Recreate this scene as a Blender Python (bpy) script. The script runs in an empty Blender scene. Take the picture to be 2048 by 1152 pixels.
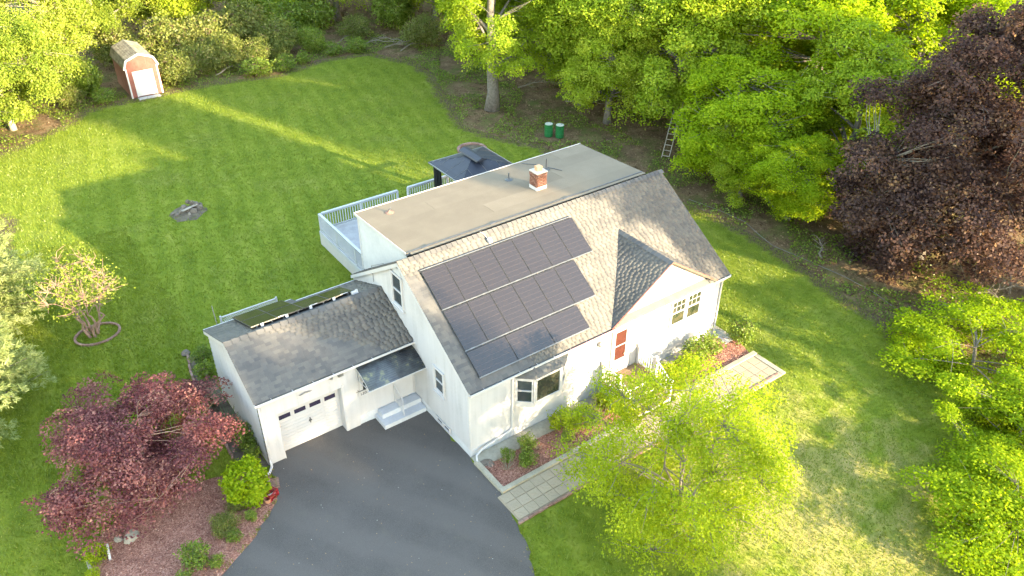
import bpy, math, random
import numpy as np
from mathutils import Vector, Matrix
from mathutils.geometry import delaunay_2d_cdt

scene = bpy.context.scene
R = math.radians

# ------------------------------------------------------------------ camera
CAM = (-11.759, -18.739, 22.617)
YAW, PIT, ROLL, FPX = -0.630, -0.591, 0.006, 1625.65
cam_d = bpy.data.cameras.new('camera')
cam_d.sensor_fit = 'HORIZONTAL'
cam_d.sensor_width = 36.0
cam_d.lens = FPX / 2048 * 36.0
cam_d.clip_start = 0.1
cam_d.clip_end = 2000
cam = bpy.data.objects.new('camera', cam_d)
scene.collection.objects.link(cam)
_f = Vector((-math.sin(YAW) * math.cos(PIT), math.cos(YAW) * math.cos(PIT), math.sin(PIT)))
_r = Vector((math.cos(YAW), math.sin(YAW), 0))
_u = _r.cross(_f)
_r2 = _r * math.cos(ROLL) + _u * math.sin(ROLL)
_u2 = -_r * math.sin(ROLL) + _u * math.cos(ROLL)
cam.matrix_world = Matrix(((_r2.x, _u2.x, -_f.x, CAM[0]), (_r2.y, _u2.y, -_f.y, CAM[1]),
                           (_r2.z, _u2.z, -_f.z, CAM[2]), (0, 0, 0, 1)))
scene.camera = cam

# ------------------------------------------------------------------ sky, sun, exposure
SUN_EL = R(14.0)
SUN_AZ = R(-70.0)                       # direction to the sun, measured from +x
world = bpy.data.worlds.new('World')
scene.world = world
world.use_nodes = True
wn = world.node_tree.nodes
wl = world.node_tree.links
bg = wn['Background']
sky = wn.new('ShaderNodeTexSky')
sky.sky_type = 'NISHITA'
sky.sun_disc = False
sky.sun_elevation = SUN_EL
sky.sun_rotation = R(90) - SUN_AZ
sky.altitude = 100
sky.air_density = 1.35
sky.dust_density = 0.35
sky.ozone_density = 0.0
wl.new(sky.outputs[0], bg.inputs[0])
bg.inputs[1].default_value = 0.15
sun_d = bpy.data.lights.new('sun', 'SUN')
sun_d.energy = 3.8
sun_d.angle = R(0.7)
sun_d.color = (1.0, 0.80, 0.50)
sun = bpy.data.objects.new('sun', sun_d)
scene.collection.objects.link(sun)
sd = Vector((math.cos(SUN_AZ) * math.cos(SUN_EL), math.sin(SUN_AZ) * math.cos(SUN_EL), math.sin(SUN_EL)))
sun.rotation_euler = sd.to_track_quat('Z', 'Y').to_euler()
sun.location = (20, -60, 30)
scene.view_settings.view_transform = 'Standard'
scene.view_settings.look = 'None'
scene.view_settings.gamma = 1.0
scene.view_settings.use_curve_mapping = False
scene.view_settings.exposure = 3.0
scene.cycles.use_adaptive_sampling = True
scene.cycles.adaptive_threshold = 0.025
scene.cycles.max_bounces = 4
scene.cycles.diffuse_bounces = 2
scene.cycles.glossy_bounces = 2
scene.cycles.transmission_bounces = 3
scene.cycles.transparent_max_bounces = 4

# ------------------------------------------------------------------ helpers
rng = np.random.default_rng(7)
random.seed(7)


def g(x, y):
    """terrain height: level round the house, falling away in front of the lawn on the right"""
    t = np.clip((np.asarray(x, float) - 0.5) / 5.0, 0, 1)
    t = t * t * (3 - 2 * t)
    d = np.maximum(0, -(np.asarray(y, float) + 4.2))
    return -0.15 * np.minimum(d, 14) * t


def gz(x, y):
    return float(g(x, y))


def origin(o):
    v = Vector((0, 0, 0))
    while o is not None:
        v = v + o.location
        o = o.parent
    return v


def tag(o, label=None, cat=None, group=None, kind=None):
    if label: o['label'] = label
    if cat: o['category'] = cat
    if group: o['group'] = group
    if kind: o['kind'] = kind
    return o


def empty(name, loc, label=None, cat=None, group=None):
    o = bpy.data.objects.new(name, None)
    o.empty_display_size = 0.3
    scene.collection.objects.link(o)
    o.location = loc
    return tag(o, label, cat, group)


class MB:
    def __init__(s):
        s.v = []
        s.f = []

    def add(s, vs, fs):
        b = len(s.v)
        s.v += [tuple(map(float, q)) for q in vs]
        s.f += [tuple(b + i for i in q) for q in fs]
        return s

    def hexa(s, p):
        return s.add(p, [(0, 3, 2, 1), (4, 5, 6, 7), (0, 1, 5, 4), (1, 2, 6, 5), (2, 3, 7, 6), (3, 0, 4, 7)])

    def box(s, x0, x1, y0, y1, z0, z1):
        return s.hexa([(x0, y0, z0), (x1, y0, z0), (x1, y1, z0), (x0, y1, z0),
                       (x0, y0, z1), (x1, y0, z1), (x1, y1, z1), (x0, y1, z1)])

    def obox(s, O, U, V, N):
        """box from corner O spanned by three vectors"""
        O, U, V, N = map(Vector, (O, U, V, N))
        return s.hexa([O, O + U, O + U + V, O + V, O + N, O + U + N, O + U + V + N, O + V + N])

    def poly(s, pts):
        return s.add(pts, [tuple(range(len(pts)))])

    def prism(s, pts, vec):
        n = len(pts)
        vec = Vector(vec)
        a = [Vector(q) for q in pts]
        fs = [tuple(reversed(range(n))), tuple(range(n, 2 * n))]
        fs += [(i, (i + 1) % n, n + (i + 1) % n, n + i) for i in range(n)]
        return s.add(a + [q + vec for q in a], fs)

    def bar(s, a, b, w, h, up=(0, 0, 1)):
        a, b, up = Vector(a), Vector(b), Vector(up)
        d = (b - a).normalized()
        sd_ = d.cross(up)
        if sd_.length < 1e-4:
            sd_ = d.cross(Vector((1, 0, 0)))
        sd_.normalize()
        up2 = sd_.cross(d).normalized()
        return s.obox(a - sd_ * w / 2 - up2 * h / 2, b - a, up2 * h, sd_ * w)

    def tube(s, pts, r, n=6, cap=True):
        pts = [Vector(q) for q in pts]
        m = len(pts)
        rr = [r] * m if not hasattr(r, '__len__') else list(r)
        b = len(s.v)
        ref = None
        for i, q in enumerate(pts):
            d = (pts[min(i + 1, m - 1)] - pts[max(i - 1, 0)])
            if d.length < 1e-9: d = Vector((0, 0, 1))
            d.normalize()
            if ref is None:
                ref = d.orthogonal().normalized()
            else:
                ref = (ref - d * ref.dot(d))
                if ref.length < 1e-5: ref = d.orthogonal()
                ref.normalize()
            bb = d.cross(ref)
            for k in range(n):
                t = 2 * math.pi * k / n
                s.v.append(tuple(q + (ref * math.cos(t) + bb * math.sin(t)) * rr[i]))
        for i in range(m - 1):
            for k in range(n):
                k2 = (k + 1) % n
                s.f.append((b + i * n + k, b + i * n + k2, b + (i + 1) * n + k2, b + (i + 1) * n + k))
        if cap:
            s.f.append(tuple(b + k for k in reversed(range(n))))
            s.f.append(tuple(b + (m - 1) * n + k for k in range(n)))
        return s

    def lathe(s, prof, c=(0, 0, 0), n=20):
        b = len(s.v)
        for r_, z in prof:
            for k in range(n):
                t = 2 * math.pi * k / n
                s.v.append((c[0] + r_ * math.cos(t), c[1] + r_ * math.sin(t), c[2] + z))
        for i in range(len(prof) - 1):
            for k in range(n):
                k2 = (k + 1) % n
                s.f.append((b + i * n + k, b + i * n + k2, b + (i + 1) * n + k2, b + (i + 1) * n + k))
        s.f.append(tuple(b + k for k in reversed(range(n))))
        s.f.append(tuple(b + (len(prof) - 1) * n + k for k in range(n)))
        return s

    def build(s, name, mat, parent=None, smooth=False, local=False, loc=None):
        me = bpy.data.meshes.new(name)
        off = Vector((0, 0, 0))
        if parent is not None and not local:
            off = origin(parent)
        if loc is not None and not local:
            off = off + Vector(loc) - (origin(parent) if parent is not None else Vector((0, 0, 0)))
        me.from_pydata([(q[0] - off.x, q[1] - off.y, q[2] - off.z) for q in s.v], [], s.f)
        me.validate()
        if smooth:
            me.polygons.foreach_set('use_smooth', [True] * len(me.polygons))
        if mat is not None:
            me.materials.append(mat)
        o = bpy.data.objects.new(name, me)
        scene.collection.objects.link(o)
        if parent is not None:
            o.parent = parent
        if loc is not None:
            o.location = Vector(loc) - (origin(parent) if parent is not None else Vector((0, 0, 0)))
        return o


def place(name, me, parent=None, loc=(0, 0, 0), rz=0.0, sc=1.0, M=None):
    """a new object on shared mesh data"""
    o = bpy.data.objects.new(name, me)
    scene.collection.objects.link(o)
    if parent is not None: o.parent = parent
    if M is not None:
        o.matrix_local = M
    else:
        o.location = loc
        o.rotation_euler = (0, 0, rz)
        o.scale = (sc, sc, sc) if not hasattr(sc, '__len__') else sc
    return o


def np_mesh(name, V, F, mat, tone=None, smooth=False):
    """V (n,3), F (m,k) -> mesh with optional per-face 'tone'"""
    V = np.asarray(V, np.float32)
    F = np.asarray(F, np.int32)
    me = bpy.data.meshes.new(name)
    m, k = F.shape
    me.vertices.add(len(V))
    me.vertices.foreach_set('co', V.ravel())
    me.loops.add(m * k)
    me.loops.foreach_set('vertex_index', F.ravel())
    me.polygons.add(m)
    me.polygons.foreach_set('loop_start', np.arange(0, m * k, k, dtype=np.int32))
    me.polygons.foreach_set('loop_total', np.full(m, k, np.int32))
    if smooth:
        me.polygons.foreach_set('use_smooth', np.ones(m, bool))
    me.update(calc_edges=True)
    if tone is not None:
        at = me.attributes.new('tone', 'FLOAT', 'FACE')
        at.data.foreach_set('value', np.asarray(tone, np.float32))
    if mat is not None:
        me.materials.append(mat)
    return me


# ------------------------------------------------------------------ materials
class NT:
    def __init__(s, name):
        s.m = bpy.data.materials.new(name)
        s.m.use_nodes = True
        s.t = s.m.node_tree
        s.n = s.t.nodes
        s.l = s.t.links
        s.b = s.n['Principled BSDF']
        s.out = s.n['Material Output']

    def node(s, typ, **kw):
        q = s.n.new(typ)
        for k, v in kw.items():
            if k.startswith('i_'):
                key = k[2:]
                q.inputs[int(key) if key.isdigit() else key.replace('_', ' ')].default_value = v
            else:
                setattr(q, k, v)
        return q

    def link(s, a, b): s.l.new(a, b)

    def coord(s, which='Object'):
        if which == 'World':
            return s.node('ShaderNodeNewGeometry').outputs['Position']
        return s.node('ShaderNodeTexCoord').outputs[which]

    def noise(s, vec, scale, detail=4, rough=.55):
        q = s.node('ShaderNodeTexNoise', i_Scale=scale, i_Detail=detail, i_Roughness=rough)
        s.link(vec, q.inputs['Vector'])
        return q.outputs['Fac']

    def ramp(s, fac, stops):
        q = s.node('ShaderNodeValToRGB')
        el = q.color_ramp.elements
        while len(el) > 1: el.remove(el[-1])
        for i, (p, c) in enumerate(stops):
            e = el[0] if i == 0 else el.new(p)
            e.position = p
            e.color = (c[0], c[1], c[2], 1) if hasattr(c, '__len__') else (c, c, c, 1)
        s.link(fac, q.inputs[0])
        return q.outputs['Color']

    def mix(s, fac, a, b, mode='MIX'):
        q = s.node('ShaderNodeMix', data_type='RGBA', blend_type=mode)
        for sock, val in ((q.inputs[0], fac), (q.inputs[6], a), (q.inputs[7], b)):
            if isinstance(val, (int, float)):
                sock.default_value = val
            elif isinstance(val, tuple):
                sock.default_value = (*val[:3], 1)
            else:
                s.link(val, sock)
        return q.outputs[2]

    def math(s, op, a, b=None):
        q = s.node('ShaderNodeMath', operation=op)
        for i, v in enumerate((a, b)):
            if v is None: continue
            if isinstance(v, (int, float)): q.inputs[i].default_value = v
            else: s.link(v, q.inputs[i])
        return q.outputs[0]

    def bump(s, h, strength=.3, dist=.02):
        q = s.node('ShaderNodeBump', i_Strength=strength, i_Distance=dist)
        s.link(h, q.inputs['Height'])
        s.link(q.outputs[0], s.b.inputs['Normal'])

    def col(s, c):
        if isinstance(c, tuple): s.b.inputs['Base Color'].default_value = (*c[:3], 1)
        else: s.link(c, s.b.inputs['Base Color'])

    def rough(s, v): s.b.inputs['Roughness'].default_value = v


def surf(name, c1, c2, scale=3, rough=.7, bump=.15, bscale=40, coord='World', spec=.4, metal=0, detail=5):
    """two-tone noise surface with fine relief"""
    t = NT(name)
    v = t.coord(coord)
    n1 = t.noise(v, scale, detail)
    n2 = t.noise(v, scale * 9, 3)
    f = t.math('ADD', t.math('MULTIPLY', n1, .65), t.math('MULTIPLY', n2, .35))
    t.col(t.ramp(f, [(.34, c1), (.66, c2)]))
    t.rough(rough)
    t.b.inputs['Specular IOR Level'].default_value = spec
    t.b.inputs['Metallic'].default_value = metal
    if bump: t.bump(t.noise(v, bscale, 3), bump, .01)
    return t.m


def pieces(name, stops, rough=.85, bump=.4, bscale=60, stain=None):
    """material of small loose pieces: tone varies by piece (face attribute + object random)"""
    t = NT(name)
    v = t.coord('World')
    at = t.node('ShaderNodeAttribute', attribute_name='tone').outputs['Fac']
    oi = t.node('ShaderNodeObjectInfo').outputs['Random']
    fr = t.math('FRACT', t.math('ADD', at, oi))
    n = t.noise(v, 1.3, 4)
    f = t.math('ADD', t.math('ADD', t.math('MULTIPLY', fr, .55), .12), t.math('MULTIPLY', t.math('SUBTRACT', n, .5), .8))
    c = t.ramp(f, stops)
    fine = t.noise(v, bscale * 1.5, 2)
    c = t.mix(.35, c, t.ramp(fine, [(.3, .35), (.7, 1.0)]), 'MULTIPLY')
    if stain:
        c = t.mix(t.ramp(t.noise(v, .5, 5, .6), [(.5, 0.0), (.75, 1.0)]), c, stain)
    t.col(c)
    t.rough(rough)
    t.b.inputs['Specular IOR Level'].default_value = .25
    t.bump(t.noise(v, bscale, 3), bump, .008)
    return t.m


def leafmat(name, stops, trans=.35, gloss=.06, vary=.25):
    t = NT(name)
    at = t.node('ShaderNodeAttribute', attribute_name='tone').outputs['Fac']
    oi = t.node('ShaderNodeObjectInfo').outputs['Random']
    f = t.math('ADD', at, t.math('MULTIPLY', t.math('SUBTRACT', oi, .5), vary))
    c = t.ramp(f, stops)
    d = t.node('ShaderNodeBsdfDiffuse')
    tr = t.node('ShaderNodeBsdfTranslucent')
    gl = t.node('ShaderNodeBsdfGlossy', i_Roughness=.45)
    t.link(c, d.inputs[0])
    hs = t.node('ShaderNodeHueSaturation', i_Saturation=1.1, i_Value=1.25)
    t.link(c, hs.inputs['Color'])
    t.link(hs.outputs[0], tr.inputs[0])
    m1 = t.node('ShaderNodeMixShader', i_0=trans)
    t.link(d.outputs[0], m1.inputs[1])
    t.link(tr.outputs[0], m1.inputs[2])
    m2 = t.node('ShaderNodeMixShader', i_0=gloss)
    t.link(m1.outputs[0], m2.inputs[1])
    t.link(gl.outputs[0], m2.inputs[2])
    t.link(m2.outputs[0], t.out.inputs['Surface'])
    return t.m


t = NT('white_siding_paint')
v = t.coord('World')
mp = t.node('ShaderNodeMapping'); mp.inputs['Scale'].default_value = (3.0, 3.0, .22)
t.link(v, mp.inputs[0])
stk = t.noise(mp.outputs[0], 1.6, 5, .65)
bl = t.noise(v, .7, 4)
c = t.ramp(t.math('ADD', t.math('MULTIPLY', stk, .6), t.math('MULTIPLY', bl, .4)), [(.34, (.37, .355, .358)), (.46, (.44, .425, .435)), (.66, (.49, .475, .485))])
t.col(c); t.rough(.55); t.bump(t.noise(v, 25, 3), .05, .01)
M_white = t.m
M_trim = surf('white_trim_paint', (.46, .445, .455), (.51, .495, .505), 2, .45, .03, 30)
M_dull = surf('pale_weathered_white', (.40, .41, .435), (.5, .51, .53), 1.2, .6, .08, 25)
M_found = surf('painted_foundation', (.42, .43, .47), (.55, .56, .6), 1.5, .8, .3, 25)
M_conc = surf('grey_concrete', (.36, .36, .36), (.5, .5, .5), 1.5, .85, .3, 40)
M_strip = surf('damp_concrete', (.22, .2, .16), (.4, .37, .3), 1.1, .85, .3, 30)
M_shingle = pieces('asphalt_shingle', bump=.15, stops= [(.0, (.084, .083, .088)), (.4, (.116, .111, .109)), (.7, (.143, .135, .127)), (1., (.178, .166, .149))],
                   stain=(.125, .12, .12))
M_underlay = surf('roof_underlay', (.10, .10, .10), (.14, .14, .14), 3, .9, 0)
M_sheet = pieces('mineral_roof_sheet', [(.1, (.185, .149, .109)), (.5, (.222, .18, .132)), (.9, (.255, .208, .153))], bump=.2, bscale=40, stain=(.175, .142, .105))
M_lead = surf('dark_flashing', (.05, .055, .06), (.1, .1, .11), 4, .5, .1)
M_metal = surf('pale_metal', (.2, .2, .2), (.3, .3, .3), 5, .4, .05, metal=.6)
M_black = surf('black_plastic', (.015, .015, .017), (.03, .03, .03), 5, .4, .05)
M_wood = surf('brown_tread_wood', (.15, .095, .055), (.24, .16, .10), 3, .7, .2, 30)
M_greywood = surf('grey_deck_boards', (.30, .295, .30), (.42, .412, .42), 2.5, .7, .2, 30)
M_reddoor = surf('red_door_paint', (.052, .014, .010), (.07, .02, .014), 3, .4, .05)
M_brick = pieces('chimney_brick', [(.1, (.16, .07, .05)), (.5, (.24, .12, .09)), (.9, (.33, .21, .165))], bump=.4)
M_mortar = surf('mortar', (.4, .37, .33), (.52, .48, .44), 6, .9, .3)
M_clay = surf('clay_flue', (.42, .26, .15), (.55, .36, .22), 4, .8, .15)
M_stone = pieces('field_stone', [(.1, (.13, .105, .085)), (.5, (.22, .185, .15)), (.9, (.38, .34, .285))], bump=.7, bscale=14)
M_palestone = surf('pale_stone', (.2, .185, .15), (.34, .31, .26), 3, .85, .5, 14)
M_edge = pieces('edging_brick', [(.1, (.22, .13, .1)), (.5, (.32, .2, .16)), (.9, (.4, .28, .23))], bump=.4)
M_barn = surf('faded_red_boards', (.15, .048, .038), (.23, .09, .072), 2.5, .8, .25, 30)
M_shedroof = pieces('mossy_shed_shingle', [(.1, (.2, .17, .13)), (.5, (.32, .28, .22)), (.9, (.42, .38, .31))], stain=(.16, .18, .05))
M_green = surf('green_drum_paint', (.012, .11, .03), (.02, .16, .045), 3, .4, .08)
M_drumlid = surf('chalky_drum_lid', (.42, .44, .38), (.58, .6, .52), 6, .6, .1)
M_gaz = surf('charcoal_gazebo_roof', (.02, .023, .036), (.03, .034, .05), 1.5, .5, .05)
M_curtain = surf('black_curtain', (.012, .014, .014), (.022, .025, .024), 5, .9, .2, 20)
M_red = surf('red_plastic_crate', (.22, .012, .016), (.3, .02, .028), 5, .4, .05)
M_pot = surf('terracotta_pot', (.35, .16, .09), (.45, .24, .15), 5, .8, .1)
M_ladder = surf('weathered_ladder_wood', (.25, .22, .18), (.4, .36, .3), 4, .8, .2)
M_pipe = surf('grey_plastic_pipe', (.11, .105, .095), (.2, .19, .175), 6, .5, .05)
M_ridgered = surf('red_drip_edge', (.26, .08, .06), (.34, .12, .1), 4, .5, .05)

t = NT('window_glass')
t.col((.035, .045, .05)); t.rough(.06)
t.b.inputs['Specular IOR Level'].default_value = .8
M_glass = t.m
t = NT('curtained_glass')
v = t.coord('Object')
t.col(t.ramp(t.noise(v, 2.2, 4), [(.35, (.014, .02, .014)), (.5, (.032, .038, .024)), (.65, (.07, .062, .04))]))
t.rough(.08); t.b.inputs['Specular IOR Level'].default_value = .6
M_glass_room = t.m
t = NT('door_strip_glass')
t.col((.03, .025, .05)); t.rough(.12)
M_glass_dark = t.m

t = NT('solar_cells')
tc = t.node('ShaderNodeTexCoord').outputs['Object']
sx = t.node('ShaderNodeSeparateXYZ')
t.link(tc, sx.inputs[0])
ln = t.math('ABSOLUTE', t.math('SUBTRACT', t.math('FRACT', t.math('MULTIPLY', sx.outputs[1], 5.0)), .5))
t.col(t.mix(t.ramp(ln, [(.40, 0.0), (.46, 1.0)]), (.024, .019, .0185), (.034, .027, .025)))
t.b.inputs['Specular IOR Level'].default_value = .85
nn = t.noise(t.coord('World'), .6, 3)
t.link(t.ramp(nn, [(.3, .10), (.7, .22)]), t.b.inputs['Roughness'])
M_cell = t.m
M_frame = surf('solar_black_frame', (.02, .02, .022), (.04, .04, .042), 5, .4, 0)

t = NT('tinted_corrugated_sheet')
v = t.coord('World')
t.col(t.ramp(t.noise(v, 2.2, 5, .6), [(.35, (.03, .035, .045)), (.55, (.06, .07, .08)), (.66, (.17, .17, .10)), (.8, (.4, .42, .42))]))
t.rough(.22); t.b.inputs['Specular IOR Level'].default_value = .7
M_corr = t.m

t = NT('asphalt')
v = t.coord('World')
big = t.noise(v, .45, 5, .6)
fine = t.noise(v, 55, 3, .7)
c = t.mix(t.ramp(fine, [(.35, 0.0), (.7, 1.0)]), t.ramp(big, [(.3, (.042, .037, .034)), (.7, (.082, .073, .068))]), (.135, .12, .112))
spk = t.node('ShaderNodeTexVoronoi', i_Scale=2.6)
t.link(v, spk.inputs['Vector'])
c = t.mix(t.ramp(spk.outputs['Distance'], [(.03, 1.0), (.045, 0.0)]), c, (.45, .44, .38))
c = t.mix(t.ramp(t.noise(v, 1.1, 4, .6), [(.58, 0.0), (.72, .35)]), c, (.12, .11, .085))
wv = t.node('ShaderNodeTexWave', i_Scale=.16, i_Distortion=3.0, i_Detail=3.0)
mpa = t.node('ShaderNodeMapping'); mpa.inputs['Rotation'].default_value = (0, 0, R(-28)); t.link(v, mpa.inputs[0]); t.link(mpa.outputs[0], wv.inputs['Vector'])
c = t.mix(t.math('MULTIPLY', t.ramp(wv.outputs['Fac'], [(.3, 0.0), (.8, 1.0)]), .4), c, (.125, .11, .101))
t.col(c); t.rough(.85); t.b.inputs['Specular IOR Level'].default_value = .3
t.bump(fine, .4, .01)
M_asphalt = t.m

t = NT('lawn_grass')
v = t.coord('World')
mp = t.node('ShaderNodeMapping')
mp.inputs['Rotation'].default_value = (0, 0, R(12))
t.link(v, mp.inputs['Vector'])
sxyz = t.node('ShaderNodeSeparateXYZ')
t.link(mp.outputs[0], sxyz.inputs[0])
wob = t.math('MULTIPLY', t.noise(v, .16, 4), 9.0)
st = t.math('SINE', t.math('ADD', t.math('MULTIPLY', sxyz.outputs[0], 5.2), wob))
patch = t.noise(v, .35, 5, .6)
mid = t.noise(v, 2.2, 4, .6)
fine = t.noise(v, 38, 3, .7)
f = t.math('ADD', t.math('MULTIPLY', patch, .45), t.math('MULTIPLY', mid, .33))
f = t.math('ADD', f, t.math('MULTIPLY', fine, .22))
f = t.math('ADD', f, t.math('MULTIPLY', st, .048))
c = t.ramp(f, [(.34, (.10, .142, .012)), (.46, (.15, .20, .018)), (.56, (.195, .24, .025)), (.68, (.26, .28, .05))])
c = t.mix(t.ramp(t.noise(v, .22, 6, .7), [(.52, 0.0), (.72, .55)]), c, t.ramp(mid, [(.35, (.17, .19, .035)), (.65, (.27, .25, .08))]))
clo = t.noise(v, .8, 4, .75)
c = t.mix(t.ramp(clo, [(.6, 0.0), (.7, .5)]), c, (.065, .125, .018))
# straw-dry wear where the front lawn is thin
dist = t.node('ShaderNodeVectorMath', operation='DISTANCE')
t.link(v, dist.inputs[0]); dist.inputs[1].default_value = (9.5, -9.0, -.7)
dry = t.math('ADD', t.math('MULTIPLY', t.math('SUBTRACT', 6.0, dist.outputs['Value']), .10), t.math('MULTIPLY', t.math('SUBTRACT', t.noise(v, .9, 5, .65), .5), 2.2))
c = t.mix(t.ramp(dry, [(.0, 0.0), (.6, .85)]), c, (.36, .30, .11))
# bare soil creeping in at the lawn's edge
ea = t.node('ShaderNodeAttribute', attribute_name='edge').outputs['Fac']
ef = t.math('ADD', ea, t.math('MULTIPLY', t.math('SUBTRACT', t.noise(v, 1.6, 5, .7), .5), 1.1))
c = t.mix(t.ramp(ef, [(.25, 1.0), (.5, 0.0)]), c, t.ramp(t.noise(v, 7, 4), [(.3, (.075, .052, .032)), (.7, (.17, .125, .075))]))
t.col(c); t.rough(.95); t.b.inputs['Specular IOR Level'].default_value = .15
t.bump(t.math('ADD', fine, t.math('MULTIPLY', mid, .8)), .7, .06)
M_lawn = t.m

t = NT('forest_floor')
v = t.coord('World')
a1 = t.noise(v, 1.0, 6, .65)
a2 = t.noise(v, 14, 4, .7)
c = t.ramp(t.math('ADD', t.math('MULTIPLY', a1, .55), t.math('MULTIPLY', a2, .45)), [(.33, (.075, .05, .03)), (.5, (.165, .11, .062)), (.66, (.29, .20, .115))])
c = t.mix(t.ramp(t.noise(v, .6, 5, .6), [(.46, 0.0), (.66, .75)]), c, (.095, .13, .025))
t.col(c); t.rough(.95); t.b.inputs['Specular IOR Level'].default_value = .1
t.bump(a2, .9, .06)
M_litter = t.m

t = NT('bark_mulch')
v = t.coord('World')
vo = t.node('ShaderNodeTexVoronoi', i_Scale=22.0)
mp = t.node('ShaderNodeMapping'); mp.inputs['Scale'].default_value = (1, 1.7, 1)
t.link(v, mp.inputs[0]); t.link(mp.outputs[0], vo.inputs['Vector'])
c = t.ramp(t.math('ADD', t.math('MULTIPLY', vo.outputs['Color'], .6), t.math('MULTIPLY', t.noise(v, 1.6, 4), .4)),
           [(.25, (.15, .068, .05)), (.5, (.30, .14, .105)), (.75, (.46, .26, .20))])
t.col(c); t.rough(.95); t.b.inputs['Specular IOR Level'].default_value = .1
t.bump(vo.outputs['Distance'], .8, .03)
M_mulch = t.m
M_soil = surf('bed_soil', (.07, .055, .04), (.17, .14, .1), 3, .95, .6, 18)
M_paver = pieces('concrete_paver', [(.05, (.345, .285, .205)), (.5, (.375, .31, .225)), (.95, (.405, .335, .245))], bump=.3, bscale=30, stain=(.31, .25, .175))
M_kerb = surf('mossy_concrete_kerb', (.24, .215, .16), (.40, .36, .28), 1.6, .9, .4, 20)
M_bark = surf('grey_bark', (.10, .085, .07), (.24, .21, .18), 6, .9, .8, 14, coord='Object')
M_palebark = surf('pale_bark', (.26, .22, .17), (.42, .37, .3), 6, .9, .6, 16, coord='Object')
M_twig = surf('pinkish_twig', (.22, .13, .10), (.36, .24, .19), 5, .9, .2)
M_dead = surf('bleached_dead_wood', (.14, .115, .085), (.24, .205, .16), 5, .9, .3)

L_maple = leafmat('maple_leaf', [(.0, (.165, .24, .016)), (.35, (.25, .345, .022)), (.65, (.33, .41, .032)), (1., (.42, .47, .06))], .45, .008)
L_yellow = leafmat('yellow_green_leaf', [(.0, (.11, .16, .018)), (.4, (.19, .255, .03)), (.75, (.32, .37, .05)), (1., (.46, .47, .13))], .45, .01)
L_front = leafmat('spring_leaf', [(.0, (.185, .255, .010)), (.5, (.27, .345, .015)), (1., (.37, .43, .035))], .5, .008)
L_bright = leafmat('bright_maple_leaf', [(.0, (.16, .245, .008)), (.5, (.27, .37, .011)), (1., (.38, .45, .025))], .48, .006)
L_purple = leafmat('dark_purple_leaf', [(.0, (.032, .020, .021)), (.4, (.075, .044, .040)), (.75, (.145, .085, .062)), (1., (.30, .185, .085))], .4, .01)
L_red = leafmat('japanese_maple_leaf', [(.0, (.08, .026, .036)), (.4, (.20, .07, .074)), (.75, (.37, .165, .145)), (1., (.60, .36, .26))], .4, .01)
L_pine = leafmat('pale_pine_needle', [(.0, (.15, .20, .065)), (.5, (.27, .32, .11)), (1., (.42, .45, .2))], .4, .02)
L_shrub = leafmat('shrub_leaf', [(.0, (.075, .12, .012)), (.5, (.15, .22, .022)), (1., (.26, .32, .045))], .4, .03)
L_brush = leafmat('brush_leaf', [(.0, (.075, .10, .018)), (.5, (.15, .18, .035)), (.8, (.22, .23, .06)), (1., (.32, .28, .12))], .35, .02)
L_blade = leafmat('grass_blade', [(.0, (.10, .148, .012)), (.5, (.17, .22, .019)), (.85, (.225, .265, .03)), (1., (.29, .30, .06))], .35, .03)
L_lily = leafmat('lily_blade', [(.0, (.04, .09, .03)), (1., (.12, .18, .06))], .3)
L_dead = leafmat('dead_leaf', [(.0, (.06, .035, .02)), (.5, (.16, .10, .055)), (1., (.32, .22, .13))], .2, .02)
L_cream = leafmat('cream_blossom', [(.0, (.45, .45, .35)), (1., (.7, .7, .62))], .3)

# ================================================================== THE SETTING
def polyline_dense(pts, step, jit, closed=True, r=None):
    out = []
    n = len(pts)
    for i in range(n if closed else n - 1):
        a, b = np.array(pts[i]), np.array(pts[(i + 1) % n])
        k = max(1, int(np.linalg.norm(b - a) / step))
        for j in range(k):
            q = a + (b - a) * j / k
            if j and r is not None: q = q + r.normal(0, jit, 2)
            out.append(q)
    if not closed: out.append(np.array(pts[-1]))
    return np.array(out)


def inside(P, poly):
    P = np.asarray(P, float)
    poly = np.asarray(poly, float)
    x, y = P[:, 0], P[:, 1]
    c = np.zeros(len(P), bool)
    j = len(poly) - 1
    for i in range(len(poly)):
        xi, yi = poly[i]; xj, yj = poly[j]
        cond = ((yi > y) != (yj > y)) & (x < (xj - xi) * (y - yi) / (yj - yi + 1e-12) + xi)
        c ^= cond
        j = i
    return c


def edge_dist(P, poly):
    P = np.asarray(P, float)
    poly = np.asarray(poly, float)
    d = np.full(len(P), 1e9)
    for i in range(len(poly)):
        a, b = poly[i], poly[(i + 1) % len(poly)]
        ab = b - a
        t_ = np.clip(((P - a) @ ab) / (ab @ ab + 1e-12), 0, 1)
        d = np.minimum(d, np.linalg.norm(P - (a + t_[:, None] * ab), axis=1))
    return d


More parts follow.
